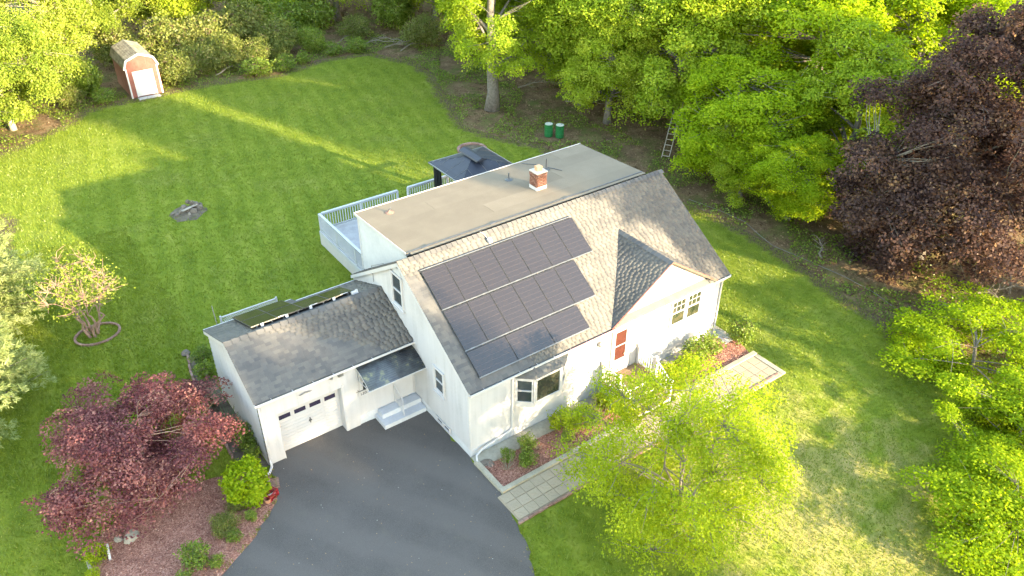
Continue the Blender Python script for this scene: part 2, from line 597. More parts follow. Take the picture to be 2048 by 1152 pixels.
def sheet(name, poly, mat, z, grid=None, jit=0.0, step=.6, thick=0.0, hump=0.0, parent=None):
    """a ground sheet following the terrain; optional interior grid, rim thickness and crown"""
    r = np.random.default_rng(len(name))
    b = polyline_dense(poly, step, jit, True, r)
    nb = len(b)
    pts = b
    if grid:
        lo, hi = b.min(0), b.max(0)
        gx, gy = np.meshgrid(np.arange(lo[0] + grid * .37, hi[0], grid), np.arange(lo[1] + grid * .41, hi[1], grid))
        q = np.stack([gx.ravel(), gy.ravel()], 1) + r.uniform(-.2, .2, (gx.size, 2)) * grid
        q = q[inside(q, b)]
        q = q[edge_dist(q, b) > grid * .35]
        pts = np.vstack([b, q])
    vs, es, fs, *_ = delaunay_2d_cdt([Vector(q) for q in pts], [(i, (i + 1) % nb) for i in range(nb)], [], 1, 1e-6)
    V = np.array([(q.x, q.y) for q in vs])
    ed = edge_dist(V, b)
    Z = g(V[:, 0], V[:, 1]) + z + hump * np.clip(ed / .5, 0, 1)
    if hump: Z = Z + r.uniform(-.4, .4, len(Z)) * hump * np.clip(ed / .3, 0, 1)
    mb = MB()
    mb.add(np.column_stack([V, Z]), [tuple(q) for q in fs])
    if thick:
        for i in range(nb):
            a, c = b[i], b[(i + 1) % nb]
            za, zc = gz(*a) + z, gz(*c) + z
            mb.add([(a[0], a[1], za), (c[0], c[1], zc), (c[0], c[1], zc - thick), (a[0], a[1], za - thick)], [(0, 3, 2, 1)])
    o = mb.build(name, mat, parent)
    me = o.data
    at = me.attributes.new('edge', 'FLOAT', 'POINT')
    w = np.ones(len(me.vertices), np.float32)
    w[:len(ed)] = np.clip(ed / 1.6, 0, 1)
    at.data.foreach_set('value', w)
    if smooth_ok(name): me.polygons.foreach_set('use_smooth', [True] * len(me.polygons))
    return o


def smooth_ok(n): return True


# ground sheet to the horizon
def ground_sheet():
    xs = np.concatenate([[-400, -120], np.arange(-40, 60.1, 2.0), [120, 400]])
    ys = np.concatenate([[-400, -120], np.arange(-40, 100.1, 2.0), [160, 400]])
    X, Y = np.meshgrid(xs, ys)
    Z = g(X, Y) - .03
    P_ = np.stack([X.ravel(), Y.ravel()], 1)
    Z = Z - (.25 * (inside(P_, LAWN) & (edge_dist(P_, LAWN) > 2.2))).reshape(Z.shape)
    V = np.stack([X.ravel(), Y.ravel(), Z.ravel()], 1)
    nx, ny = len(xs), len(ys)
    i, j = np.meshgrid(np.arange(nx - 1), np.arange(ny - 1))
    a = (j * nx + i).ravel()
    F = np.stack([a, a + 1, a + nx + 1, a + nx], 1)
    me = np_mesh('ground', V, F, M_litter, smooth=True)
    o = place('ground', me)
    tag(o, kind='structure')


LAWN = [(-34, -24), (-20, -30), (4, -30), (22, -30), (21.2, -20), (20.4, -12), (20.2, -8), (20.6, -4.7), (21.0, -2.0), (21.3, 0.0), (22.0, 3.1), (22.1, 6.0),
        (21.8, 9.1), (20.6, 12), (19.2, 16), (19.6, 19), (19.9, 21.3), (18.3, 24.0), (17.5, 27.3), (19.1, 32.2), (21.2, 37.5),
        (21.5, 41.1), (19.7, 45.6), (15.2, 46.4), (10.9, 44.8), (5.7, 46.2), (2.3, 45.9), (-.4, 45.9), (-3.5, 46.0),
        (-5.6, 43.6), (-8.7, 41.6), (-11.8, 40), (-14, 34), (-11.3, 30.4), (-12.5, 26), (-20, 24), (-34, 22)]
ground_sheet()
tag(sheet('lawn', LAWN, M_lawn, 0.0, grid=.9, jit=.1), kind='structure')
DRIVE = [(-6.3, 4.75), (-6.36, 4.0), (-6.42, 3.4), (-6.62, 2.64), (-7.1, 2.0), (-8.26, 1.1), (-9.6, .35), (-13.0, -2.0), (-17.5, -6.5), (-21, -14),
         (-19.5, -30), (-8, -30), (-3.2, -11), (-1.9, -7.2), (-1.2, -5.6), (-.66, -4.5), (-.42, -3.6), (-.12, -2.25), (0.0, 0.0), (0.0, 4.07), (-3.1, 4.07), (-3.1, 4.75)]
tag(sheet('driveway', DRIVE, M_asphalt, .022, grid=.7, jit=.04, step=.28, thick=.06), kind='structure')
BEDS = {
    'mulch_bed_garage': [(-6.45, 3.2), (-6.75, 2.3), (-7.3, 1.75), (-8.4, .95), (-9.7, .2), (-11.2, -.9), (-12.9, .6), (-13.0, 2.4), (-12.5, 4.2), (-11.3, 4.9),
                         (-9.6, 5.0), (-8.0, 4.6), (-7.2, 4.5), (-6.6, 4.0)],
    'garden_bed_garage': [(-6.36, 4.1), (-6.36, 12.2), (-6.7, 12.5), (-6.98, 11.2), (-7.15, 9.7), (-7.2, 7.7), (-7.25, 6.2), (-7.3, 5.1), (-7.0, 4.5), (-6.6, 4.05)],
    'mulch_bed_front': [(.12, -.72), (.12, -1.98), (6.0, -1.98), (6.3, -1.1), (6.2, -.72)],
    'mulch_bed_right': [(8.9, -.72), (8.7, -1.98), (13.6, -1.98), (13.9, -.9), (13.4, -.4), (12.9, -.3)],
}
tag(sheet('mulch_bed', BEDS['mulch_bed_garage'], M_mulch, .02, grid=.35, jit=.05, step=.4, hump=.05), kind='structure')
tag(sheet('garden_bed', BEDS['garden_bed_garage'], M_soil, .018, grid=.35, jit=.05, step=.4, hump=.04), kind='structure')
tag(sheet('mulch_bed', BEDS['mulch_bed_front'], M_mulch, .06, grid=.3, jit=.02, step=.4, hump=.05), kind='structure')
tag(sheet('mulch_bed', BEDS['mulch_bed_right'], M_mulch, .06, grid=.3, jit=.02, step=.4, hump=.05), kind='structure')
mb = MB(); mb.box(.02, 13.5, -.70, -.005, 0, .055)
tag(mb.build('wall_footpath', M_strip), kind='structure')
mb = MB(); mb.box(13.36, 14.0, -.6, 9.0, -.02, .03)
tag(mb.build('gravel_strip', M_strip), kind='structure')

# front walk: bed of joints, every paver a piece, the kerbs beside it
mb = MB(); mb.box(-.30, 13.75, -3.52, -2.22, -.25, .045)
walk = mb.build('walkway', surf('joint_sand', (.26, .21, .15), (.33, .27, .195), 4, .9, .2)); tag(walk, kind='structure')
pm = MB(); w_, d_ = .454, .425
pm.hexa([(-w_/2, -d_/2, 0), (w_/2, -d_/2, 0), (w_/2, d_/2, 0), (-w_/2, d_/2, 0),
         (-w_/2+.012, -d_/2+.012, .04), (w_/2-.012, -d_/2+.012, .04), (w_/2-.012, d_/2-.012, .04), (-w_/2+.012, d_/2-.012, .04)])
for q in range(2):                                      # the moulded fan relief on each paver
    for k in range(5):
        a0 = R(8 + 16 * k)
        r0 = .16 + .12 * q
        pm.bar((-w_/2 + .03 + r0 * math.cos(a0), -d_/2 + .03 + r0 * math.sin(a0), .042),
               (-w_/2 + .03 + r0 * math.cos(a0 + R(16)), -d_/2 + .03 + r0 * math.sin(a0 + R(16)), .042), .02, .008)
paver0 = pm.build('paver', M_paver, None, local=True)
pav_me = paver0.data
bpy.data.objects.remove(paver0)
for i in range(30):
    for j in range(3):
        x = -.04 + i * .46; y = -3.29 + j * .43
        Mx = Matrix.Translation((x, y, .03 + random.uniform(-.004, .004))) @ Matrix.Rotation(random.choice([0, math.pi]) + random.uniform(-.02, .02), 4, 'Z') @ Matrix.Rotation(random.uniform(-.008, .008), 4, 'X')
        place('paver', pav_me, walk, M=Mx)
mb = MB()
mb.box(-.06, 6.1, -2.2, -2.0, -.1, .15)
o = mb.build('kerb', M_kerb, walk); o['label'] = 'mossy concrete kerb between the walk and the left bed'
mb = MB(); mb.box(8.75, 13.8, -2.2, -2.0, -.1, .15)
o = mb.build('kerb', M_kerb, walk); o['label'] = 'concrete kerb between the walk and the right bed'
mb = MB(); mb.box(-.08, .12, -1.98, -.35, -.1, .13)
o = mb.build('kerb', M_kerb, walk); o['label'] = 'kerb across the bed end beside the driveway'
mb = MB(); mb.box(13.62, 13.85, -3.75, -2.22, -.5, .075)
mb.box(7.5, 13.6, -3.76, -3.56, -.5, .07)
o = mb.build('retaining_edge', M_kerb, walk)
eb = MB(); eb.box(-.1, .1, -.045, .045, 0, .08)
eb_o = eb.build('brick', M_edge, None, local=True); brick_me = eb_o.data; bpy.data.objects.remove(eb_o)
for i in range(64):
    place('brick', brick_me, walk, M=Matrix.Translation((-.28 + i * .217, -3.6 + random.uniform(-.008, .008), .01 + random.uniform(-.006, .006))) @ Matrix.Rotation(random.uniform(-.05, .05), 4, 'Z'))

# ================================================================== THE HOUSE
YR, HR, HE, EY = 4.527, 6.518, 3.432, 0.225
SL = (HR - HE) / (YR + EY)
L = 13.36
CAMV = Vector(CAM)


class Shingles:
    """collects the tabs of a building's roofs; the 300 that show largest become pieces, the rest one mesh"""
    def __init__(s, seed):
        s.tabs = []
        s.r = random.Random(seed)

    def plane(s, O, U, V, v_len, urange, w=.235, ex=.142, skip=None):
        O, U, V = Vector(O), Vector(U).normalized(), Vector(V).normalized()
        N = U.cross(V)
        nrow = int(v_len / ex + .5)
        ex = v_len / nrow
        for i in range(nrow):
            v0 = i * ex
            a, b = urange(v0)
            if b - a < .03: continue
            u = a - (s.r.uniform(.08, w))
            while u < b:
                ww = w * s.r.choice([.72, .9, 1.0, 1.0, 1.0, 1.15])
                u0, u1 = max(u, a), min(u + ww - .006, b)
                u += ww
                if u1 - u0 < .02: continue
                c = O + U * ((u0 + u1) / 2) + V * (v0 + s.r.uniform(-.006, .006))
                if skip and skip(c): continue
                s.tabs.append((c, U, V, N, u1 - u0, ex + .03, s.r.uniform(.005, .009), s.r.random()))

    def build(s, parent, mat, thing_name='shingle'):
        T = sorted(s.tabs, key=lambda q: (q[0] - CAMV).length)
        me = np_mesh(thing_name, [(-.5, 0, 0), (.5, 0, 0), (.5, 1, 0), (-.5, 1, 0), (-.5, 0, 1), (.5, 0, 1), (.5, 1, .25), (-.5, 1, .25)],
                     [(4, 5, 6, 7), (0, 1, 5, 4), (1, 2, 6, 5), (3, 0, 4, 7)], mat, [.0] * 4)
        off = origin(parent)
        for c, U, V, N, w, l, th, tn in T[:300]:
            M = Matrix(((U.x * w, V.x * l, N.x * th, c.x - off.x), (U.y * w, V.y * l, N.y * th, c.y - off.y),
                        (U.z * w, V.z * l, N.z * th, c.z - off.z), (0, 0, 0, 1)))
            place(thing_name, me, parent, M=M)
        rest = T[300:]
        if not rest: return
        base = np.array([(-.5, 0, 0), (.5, 0, 0), (.5, 1, 0), (-.5, 1, 0), (-.5, 0, 1), (.5, 0, 1), (.5, 1, .25), (-.5, 1, .25)])
        C = np.array([q[0] for q in rest]) - np.array(off)
        U = np.array([q[1] for q in rest]); V = np.array([q[2] for q in rest]); N = np.array([q[3] for q in rest])
        w = np.array([q[4:7] for q in rest])
        P = C[:, None] + base[None, :, 0:1] * (U * w[:, 0:1])[:, None] + base[None, :, 1:2] * (V * w[:, 1:2])[:, None] + base[None, :, 2:3] * (N * w[:, 2:3])[:, None]
        fq = np.array([(4, 5, 6, 7), (0, 1, 5, 4), (1, 2, 6, 5), (3, 0, 4, 7)])
        F = (np.arange(len(rest)) * 8)[:, None, None] + fq[None]
        tone = np.repeat([q[7] for q in rest], 4)
        o = place('roof_shingles', np_mesh('roof_shingles', P.reshape(-1, 3), F.reshape(-1, 4), mat, tone), parent)
        o['kind'] = 'stuff'


def siding(mb, O, U, N, z0, z1, span, step=.19):
    """lapped boards on a wall: local u along U, span(z) gives the wall's ends at a height"""
    O, U, N = Vector(O), Vector(U), Vector(N)
    Z = Vector((0, 0, 1))
    n = max(1, int((z1 - z0) / step + .5))
    st = (z1 - z0) / n
    for i in range(n):
        za, zb = z0 + i * st, z0 + (i + 1) * st
        a0, b0 = span(za + 1e-4)
        a1, b1 = span(zb - 1e-4)
        if b0 - a0 < .02: continue
        P = [O + U * a0 + Z * za + N * .032, O + U * b0 + Z * za + N * .032, O + U * b1 + Z * zb + N * .006, O + U * a1 + Z * zb + N * .006,
             O + U * a0 + Z * za, O + U * b0 + Z * za]
        mb.add(P, [(0, 1, 2, 3), (4, 5, 1, 0)])


def window(parent, O, U, N, w, h, bars=(), rail=True, glass=None, sill=True, case=.085, label=None, nm='window'):
    """casing proud of the wall, a deep-set pane, meeting rail, glazing bars, sill"""
    O, U, N = Vector(O), Vector(U), Vector(N)
    Z = Vector((0, 0, 1))
    mb = MB()
    c, d = case, .075
    B = O + N * .012
    mb.obox(B - U * c - Z * c, U * (w + 2 * c), Z * c, N * d)
    mb.obox(B - U * c + Z * h, U * (w + 2 * c), Z * c, N * d)
    mb.obox(B - U * c, U * c, Z * h, N * d)
    mb.obox(B + U * w, U * c, Z * h, N * d)
    f = mb.build(nm, M_trim, parent)
    if label: f['label'] = label
    mb = MB()
    mb.obox(O + N * .026, U * w, Z * h, N * .006)
    mb.build('pane', glass or M_glass, f)
    mb = MB()
    s = .035
    B = O + N * .034
    mb.obox(B, U * s, Z * h, N * .028); mb.obox(B + U * (w - s), U * s, Z * h, N * .028)
    mb.obox(B + U * s, U * (w - 2 * s), Z * s, N * .028); mb.obox(B + U * s + Z * (h - s), U * (w - 2 * s), Z * s, N * .028)
    if rail: mb.obox(B + U * s + Z * (h * .5 - .025), U * (w - 2 * s), Z * .05, N * .034)
    for kind, q in bars:
        if kind == 'v': mb.obox(B + U * (w * q - .009) + Z * (h * .5 + .026), U * .018, Z * (h * .5 - s - .027), N * .016)
        else: mb.obox(B + U * (s + .001) + Z * (h * q - .009), U * (w - 2 * s - .002), Z * .018, N * .014)
    mb.build('sash', M_trim, f)
    if sill:
        mb = MB()
        mb.obox(O - U * (c + .03) - Z * (c + .045) + N * .01, U * (w + 2 * c + .06), Z * .043, N * .12)
        mb.build('sill', M_trim, f)
    return f


house = empty('house', (0, 0, 0), 'white gabled house with grey shingle roof, bay window and flat rear dormer', 'house')
UX, UY = Vector((1, 0, 0)), Vector((0, 1, 0))
# foundation
mb = MB(); mb.box(.02, L - .02, .02, 9.05, -.3, .56)
mb.build('foundation', M_found, house)
# front wall with its gable
gx, gw, gpz = 9.63, 3.01, 5.46
mb = MB()
siding(mb, (0, 0, 0), UX, -UY, .46, 3.42, lambda z: (0, L))
siding(mb, (0, 0, 0), UX, -UY, 3.42, 5.36, lambda z: (gx - (5.38 - z) / 1.95 * 2.92, gx + (5.38 - z) / 1.95 * 2.92))
mb.build('front_wall', M_white, house)
# left gable wall, right gable wall
def gab(z):
    a = 0.0 if z < 3.5 else YR - (6.44 - z) / SL
    b = 8.95 if z < 3.55 else YR + (6.44 - z) / SL
    return a, b
mb = MB(); siding(mb, (0, 9.0, 0), -UY, -UX, .5, 6.42, lambda z: (9.0 - gab(z)[1], 9.0 - gab(z)[0]))
mb.build('gable_wall', M_white, house)
mb = MB(); siding(mb, (L, 0, 0), UY, UX, .5, 6.42, gab)
mb.build('gable_wall', M_white, house)
mb = MB(); siding(mb, (L, 9.2, 0), -UX, UY, .5, 3.4, lambda z: (.1, L - .1), .2); siding(mb, (L, 9.2, 0), -UX, UY, 3.4, 6.2, lambda z: (L - 12.72, L - .62), .2)
mb.build('rear_wall', M_white, house)
# corner boards
for x in (-.03, L - .07):
    mb = MB(); mb.box(x, x + .10, -.032, .09, .47, 3.42)
    mb.build('corner_board', M_trim, house)
# main roof decks
def zr(y): return HR - abs(y - YR) * SL
mb = MB()
mb.prism([(-.12, -EY, HE - .005), (-.12, YR, HR - .005), (-.12, YR, HR - .14), (-.12, -EY, HE - .12)], (L + .24, 0, 0))
for x0, x1 in ((-.12, .62), (12.70, L + .12)):
    mb.prism([(x0, YR + .002, HR - .005), (x0, 8.98, zr(8.98) - .005), (x0, 8.98, zr(8.98) - .12), (x0, YR + .002, HR - .14)], (x1 - x0, 0, 0))
mb.build('roof_deck', M_underlay, house)
# cross gable deck
mb = MB()
for s in (-1, 1):
    a, b, c = Vector((gx, -EY - .06, gpz)), Vector((gx, 3.02, gpz)), Vector((gx + s * gw, -EY - .06, HE))
    mb.prism([a, b, c] if s > 0 else [b, a, c], (0, 0, -.09))
mb.build('gable_roof_deck', M_underlay, house)
# shingles
sh = Shingles(3)
vl = math.hypot(YR + EY, HR - HE)
def under_gable(c):
    return abs(c.x - gx) < gw * (1 - (c.z - HE) / (gpz - HE)) - .35 and c.z < gpz - .3
sh.plane((-.14, -EY - .02, HE), UX, (0, YR + EY, HR - HE), vl, lambda v: (0, L + .28), skip=under_gable)
for s in (-1, 1):
    gl = math.hypot(gw, gpz - HE)
    O = (gx + s * gw, 3.0 if s < 0 else -EY - .1, HE)
    if s < 0:
        sh.plane(O, (0, -1, 0), (gw, 0, gpz - HE), gl, lambda v: (3.0 - (-EY + v / gl * 3.215) - .03, 3.0 + EY + .1))
    else:
        sh.plane(O, (0, 1, 0), (-gw, 0, gpz - HE), gl, lambda v: (0, EY + .1 + (-EY + v / gl * 3.215) + .03))
rl = math.hypot(8.98 - YR, HR - zr(8.98))
for x0, x1 in ((-.14, .6), (12.72, L + .14)):
    sh.plane((x1, 9.0, zr(9.0) + .012), (-1, 0, 0), (0, YR - 9.0, HR - zr(9.0)), rl, lambda v, q=x1 - x0: (0, q))
sh.build(house, M_shingle)
# ridge caps
capm = MB()
capm.add([(-.17, -.15, -.075), (0, -.15, .03), (.17, -.15, -.075), (-.17, .15, -.095), (0, .15, .008), (.17, .15, -.095),
          (-.17, -.15, -.095), (0, -.15, .008), (.17, -.15, -.095)], [(0, 1, 4, 3), (1, 2, 5, 4), (6, 7, 1, 0), (7, 8, 2, 1)])
cap_o = capm.build('ridge_cap', M_shingle, None, local=True); cap_me = cap_o.data; bpy.data.objects.remove(cap_o)
for i in range(57):
    x = -.1 + i * .24
    place('ridge_cap', cap_me, house, M=Matrix.Translation((x + .12, YR, HR + .012)) @ Matrix.Rotation(R(-90), 4, 'Z') @ Matrix.Rotation(R(-3), 4, 'X'))
for i in range(14):
    place('ridge_cap', cap_me, house, M=Matrix.Translation((gx, -.2 + i * .235, gpz + .012)) @ Matrix.Rotation(0, 4, 'Z'))
# rakes, fascia, gutters
def along(y, dz=0): return (y, HR - abs(y - YR) * SL + dz)
for x in (-.125, L + .085):
    mb = MB()
    mb.prism([(x, -EY, HE - .03), (x, YR, HR - .03), (x, YR, HR - .21), (x, -EY, HE - .19)], (.04, 0, 0))
    mb.prism([(x, YR, HR - .03), (x, 8.98, zr(8.98) - .03), (x, 8.98, zr(8.98) - .19), (x, YR, HR - .21)], (.04, 0, 0))
    mb.build('rake_board', M_trim, house)
mb = MB(); mb.box(-.08, L + .08, -EY + .01, -EY + .04, HE - .2, HE - .015); mb.box(-.02, L + .02, -EY + .04, .03, HE - .1, HE - .075)
mb.build('fascia', M_trim, house)
def gutter(parent, x0, x1, y, z):
    mb = MB()
    mb.prism([(x0, y, z), (x0, y - .11, z - .01), (x0, y - .12, z - .03), (x0, y - .105, z - .028), (x0, y - .09, z - .10), (x0, y - .012, z - .10), (x0, y - .012, z - .012)], (x1 - x0, 0, 0))
    mb.v, mb.f = [], []
    mb.box(x0, x1, y - .12, y - .108, z - .11, z - .015)
    mb.box(x0, x1, y - .108, y - .002, z - .11, z - .098)
    mb.box(x0, x0 + .012, y - .108, y - .002, z - .098, z - .015)
    mb.box(x1 - .012, x1, y - .108, y - .002, z - .098, z - .015)
    k = x0 + .6
    while k < x1 - .2:
        mb.box(k, k + .02, y - .108, y - .002, z - .03, z - .018); k += .8
    return mb.build('gutter', M_trim, parent)
gutter(house, -.12, 6.75, -EY + .008, HE)
gutter(house, 12.55, L + .12, -EY + .008, HE)
mb = MB()
mb.bar((gx - gw - .02, -EY - .075, HE - .02), (gx, -EY - .075, gpz - .03), .02, .07, (0, 0, 1))
mb.bar((gx, -EY - .076, gpz - .03), (gx + gw + .02, -EY - .076, HE - .02), .02, .07, (0, 0, 1))
o = mb.build('rake_trim', M_ridgered, house); o['label'] = 'thin dull red drip edge on the cross gable'
mb = MB(); mb.box(4.3, 6.95, -EY - .125, -EY - .116, HE - .018, HE + .004)
mb.build('drip_edge', M_ridgered, house)
# downspouts
mb = MB()
mb.tube([(1.9, -.27, HE - .1), (1.9, -.1, HE - .32), (1.9, -.07, HE - .45), (1.9, -.07, .62), (1.75, -.10, .52), (.45, -.14, .34), (.15, -.2, .22), (.06, -.36, .10), (.1, -.6, .07)], .042, 6)
mb.build('downspout', M_trim, house)
mb = MB()
mb.tube([(13.3, -.27, HE - .1), (13.28, -.1, HE - .35), (13.28, -.07, HE - .5), (13.28, -.07, .25), (13.3, -.2, .1), (13.42, -.55, .06)], .042, 6)
mb.build('downspout', M_trim, house)
mb = MB()
mb.tube([(-.035, 6.9, 4.35), (-.035, 6.95, 5.1), (-.035, 6.6, 5.3), (.2, 6.3, 5.45)], .012, 5)
mb.build('conduit', M_pipe, house)
# windows and door
NX = -UX
window(house, (0, 5.2, 4.38), -UY, NX, .72, 1.36, label='tall upper window in the left gable')
window(house, (0, 2.28, 1.95), -UY, NX, .6, 1.02, label='small window low in the left gable wall')
bw = window(house, (0.018, 2.35, .22), -UY, NX, .42, .2, rail=False, sill=False, case=.04, label='basement window in the foundation')
bw = window(house, (0.018, 1.83, .22), -UY, NX, .42, .2, rail=False, sill=False, case=.04, label='basement window in the foundation')
mb = MB(); mb.obox((-.03, 5.0, 5.86), (0, -.55, 0), (0, 0, .28), (-.03, 0, 0)); mb.build('gable_vent', M_dull, house)
g9 = [('v', 1 / 3), ('v', 2 / 3), ('h', .75)]
window(house, (10.28, 0, 1.83), UX, -UY, .80, 1.22, g9, glass=M_glass_room, label='left of the twin windows under the cross gable')
window(house, (11.22, 0, 1.83), UX, -UY, .80, 1.22, g9, glass=M_glass_room, label='right of the twin windows under the cross gable')
# door
mb = MB(); mb.box(6.88, 6.98, -.10, -.01, .76, 2.98); mb.box(7.78, 7.88, -.10, -.01, .76, 2.98); mb.box(6.84, 7.92, -.12, -.01, 2.98, 3.12)
mb.build('door_casing', M_trim, house)
mb = MB(); mb.box(6.985, 7.08, -.065, -.015, .77, 2.97); mb.box(7.68, 7.775, -.065, -.015, .77, 2.97); mb.box(7.082, 7.678, -.065, -.015, .77, 1.42); mb.box(7.082, 7.678, -.065, -.015, 2.86, 2.97); mb.box(7.082, 7.678, -.06, -.02, 2.12, 2.16)
door = mb.build('door', M_trim, house); door['label'] = 'white storm door with a red door behind its glass'
mb = MB(); mb.box(7.085, 7.675, -.040, -.03, 1.425, 2.855)
mb.build('inner_door', M_reddoor, door)
mb = MB()
for x in (7.15, 7.42):
    for z in (1.5, 1.9): mb.box(x, x + .2, -.047, -.041, z, z + .28)
mb.build('door_panel', M_reddoor, door)
mb = MB(); mb.lathe([(.03, 0), (.045, .01), (.045, .03), (.02, .05)], (0, 0, 0), 12)
mb.v = [(7.62 + q[0], -.07 - q[2], 1.62 + q[1]) for q in mb.v]
mb.build('handle', M_clay, door)
for x in (6.45, 7.98):
    mb = MB(); mb.box(x, x + .3, -.055, -.018, 1.65, 2.9)
    for k in range(11): mb.obox((x + .03, -.056, 1.72 + k * .105), (.24, 0, 0), (0, -.022, .06), (0, .004, .018))
    mb.build('shutter', M_dull, house)
mb = MB(); mb.lathe([(.05, 0), (.11, .03), (.12, .09), (.09, .14), (.03, .16)], (0, 0, 0), 14)
mb.v = [(6.2 + q[0], -.02 - q[2], 2.72 + q[1]) for q in mb.v]
mb.build('porch_light', M_metal, house, smooth=True)
# bay window
bay = MB(); P0 = [(2.05, 0), (2.62, -.5), (3.93, -.5), (4.5, 0)]
bay.prism([(x, y, 1.55) for x, y in reversed(P0)], (0, 0, .22))
bay.prism([(x, y, 2.90) for x, y in reversed(P0)], (0, 0, .12))
for x, y in ((2.10, -.02), (2.64, -.46), (3.91, -.46), (4.45, -.02)): bay.box(x - .05, x + .05, y - .04, y + .05, 1.77, 2.9)
bayo = bay.build('bay_window', M_trim, house); bayo['label'] = 'three-sided white bay window under its own small hip roof'
def face(a, b, z0, z1, gl, split):
    a, b = Vector((*a, 0)), Vector((*b, 0)); u = (b - a).normalized(); n = Vector((u.y, -u.x, 0)); w = (b - a).length
    mb = MB(); mb.obox(a + u * .08 + Vector((0, 0, z0)) + n * -.03, u * (w - .16), (0, 0, z1 - z0), n * .01)
    p_ = mb.build('pane', gl, bayo)
    mb = MB(); B = a + u * .06 + Vector((0, 0, z0)) - n * .02
    mb.obox(B, u * .05, (0, 0, z1 - z0), n * .04); mb.obox(B + u * (w - .17), u * .05, (0, 0, z1 - z0), n * .04)
    mb.obox(B + u * .05, u * (w - .22), (0, 0, .05), n * .04); mb.obox(B + u * .05 + Vector((0, 0, z1 - z0 - .05)), u * (w - .22), (0, 0, .05), n * .04)
    if split: mb.obox(B + u * .05 + Vector((0, 0, (z1 - z0) / 2)), u * (w - .22), (0, 0, .045), n * .045)
    mb.build('sash', M_trim, bayo)
face(P0[0], P0[1], 1.77, 2.9, M_glass, True); face(P0[1], P0[2], 1.77, 2.9, M_glass_room, False); face(P0[2], P0[3], 1.77, 2.9, M_glass, True)
br = Shingles(5)
E0 = [Vector((1.93, -.03, 3.03)), Vector((2.57, -.6, 3.03)), Vector((3.98, -.6, 3.03)), Vector((4.62, -.03, 3.03))]
T0 = [Vector((2.35, -.03, 3.36)), Vector((2.80, -.24, 3.36)), Vector((3.75, -.24, 3.36)), Vector((4.2, -.03, 3.36))]
mb = MB(); mb.add(E0 + T0, [(0, 1, 5, 4), (1, 2, 6, 5), (2, 3, 7, 6), (4, 5, 6, 7), (3, 2, 1, 0)])
mb.build('bay_roof', M_underlay, bayo)
for i in range(3):
    a, b, c, d = E0[i], E0[i + 1], T0[i + 1], T0[i]
    u = (b - a).normalized(); nn_ = u.cross((d - a)).normalized(); vv = nn_.cross(u); hl = (d - a).dot(vv)
    br.plane(a + nn_ * .004, u, vv, hl, lambda v, A=a, B=b, C=c, D=d, U_=u, H=hl: ((D - A).dot(U_) * v / H, (B - A).dot(U_) + (C - B).dot(U_) * v / H), .3, .13)
for c, U, V, N, w, l, th, tn in br.tabs: pass
off = origin(bayo)
bm_ = bpy.data.meshes.get('shingle')
for c, U, V, N, w, l, th, tn in br.tabs:
    place('shingle', bm_, bayo, M=Matrix(((U.x * w, V.x * l, N.x * th, c.x - off.x), (U.y * w, V.y * l, N.y * th, c.y - off.y), (U.z * w, V.z * l, N.z * th, c.z - off.z), (0, 0, 0, 1))))

# rear flat-roofed dormer
dx0, dx1, dy0, dy1 = .55, 12.80, 4.98, 9.33
def zd(y): return 6.441 - (y - 5.01) * .0458
mb = MB()
siding(mb, (.62, 9.25, 0), -UY, -UX, 3.62, 6.22, lambda z: (0.05, 9.25 - (YR + (HR - z) / SL)))
mb.build('dormer_wall', M_dull, house)
mb = MB(); siding(mb, (12.72, 0, 0), UY, UX, 3.62, 6.22, lambda z: (YR + (HR - z) / SL, 9.2))
mb.build('dormer_wall', M_dull, house)
mb = MB(); mb.box(.585, .68, 9.14, 9.24, 3.6, 6.2); mb.build('corner_board', M_trim, house)
mb = MB()
mb.prism([(dx0 + .01, dy0 + .02, zd(dy0) - .01), (dx0 + .01, dy1 - .01, zd(dy1) - .01), (dx0 + .01, dy1 - .01, zd(dy1) - .15), (dx0 + .01, dy0 + .02, zd(dy0) - .12)], (dx1 - dx0 - .02, 0, 0))
mb.build('dormer_fascia', M_trim, house)
cuts = [dy0 - .05, 5.74, 6.62, 7.52, 8.42, dy1 + .02]
xcuts = [[], [5.2], [9.6], [3.4], [10.9]]
for i in range(5):
    a, b = cuts[i], cuts[i + 1] + (.05 if i < 4 else 0)
    ex = [dx0 - .02] + xcuts[i] + [dx1 + .02]
    for x0, x1 in zip(ex, ex[1:]):
        mb = MB()
        up = .016 - .003 * i if i < 4 else .004
        up = .004 + .004 * (4 - i)
        mb.prism([(x0 + .004, a, zd(a) + up), (x0 + .004, b, zd(b) + up - .003), (x0 + .004, b, zd(b) + up - .012), (x0 + .004, a, zd(a) + up - .012)], (x1 - x0 - .008, 0, 0))
        o = mb.build('roof_sheet', M_sheet, house)
mb = MB(); mb.box(dx0 - .035, dx0 - .022, dy0, dy1 + .03, 6.18, 6.2); mb.v = []; mb.f = []
mb.bar((dx0 - .03, dy0, zd(dy0) - .02), (dx0 - .03, dy1 + .03, zd(dy1) - .02), .02, .1)
mb.bar((dx0 - .04, dy1 + .033, zd(dy1) - .02), (dx1 + .04, dy1 + .033, zd(dy1) - .02), .02, .1)
mb.build('drip_edge', M_trim, house)
mb = MB()
mb.bar((dx0, dy0 + .0, zd(dy0) + .03), (dx1, dy0 + .0, zd(dy0) + .03), .05, .02)
for x in (1.2, 4.4, 8.2): mb.bar((x, dy0 - .03, zd(dy0) + .035), (x + .35, dy0 - .02, zd(dy0) + .05), .09, .025)
mb.build('flashing', M_lead, house)
mb = MB(); mb.bar((dx0 + .1, dy0 - .16, 6.475), (dx1, dy0 - .16, 6.475), .15, .012); mb.build('flashing', M_sheet, house)
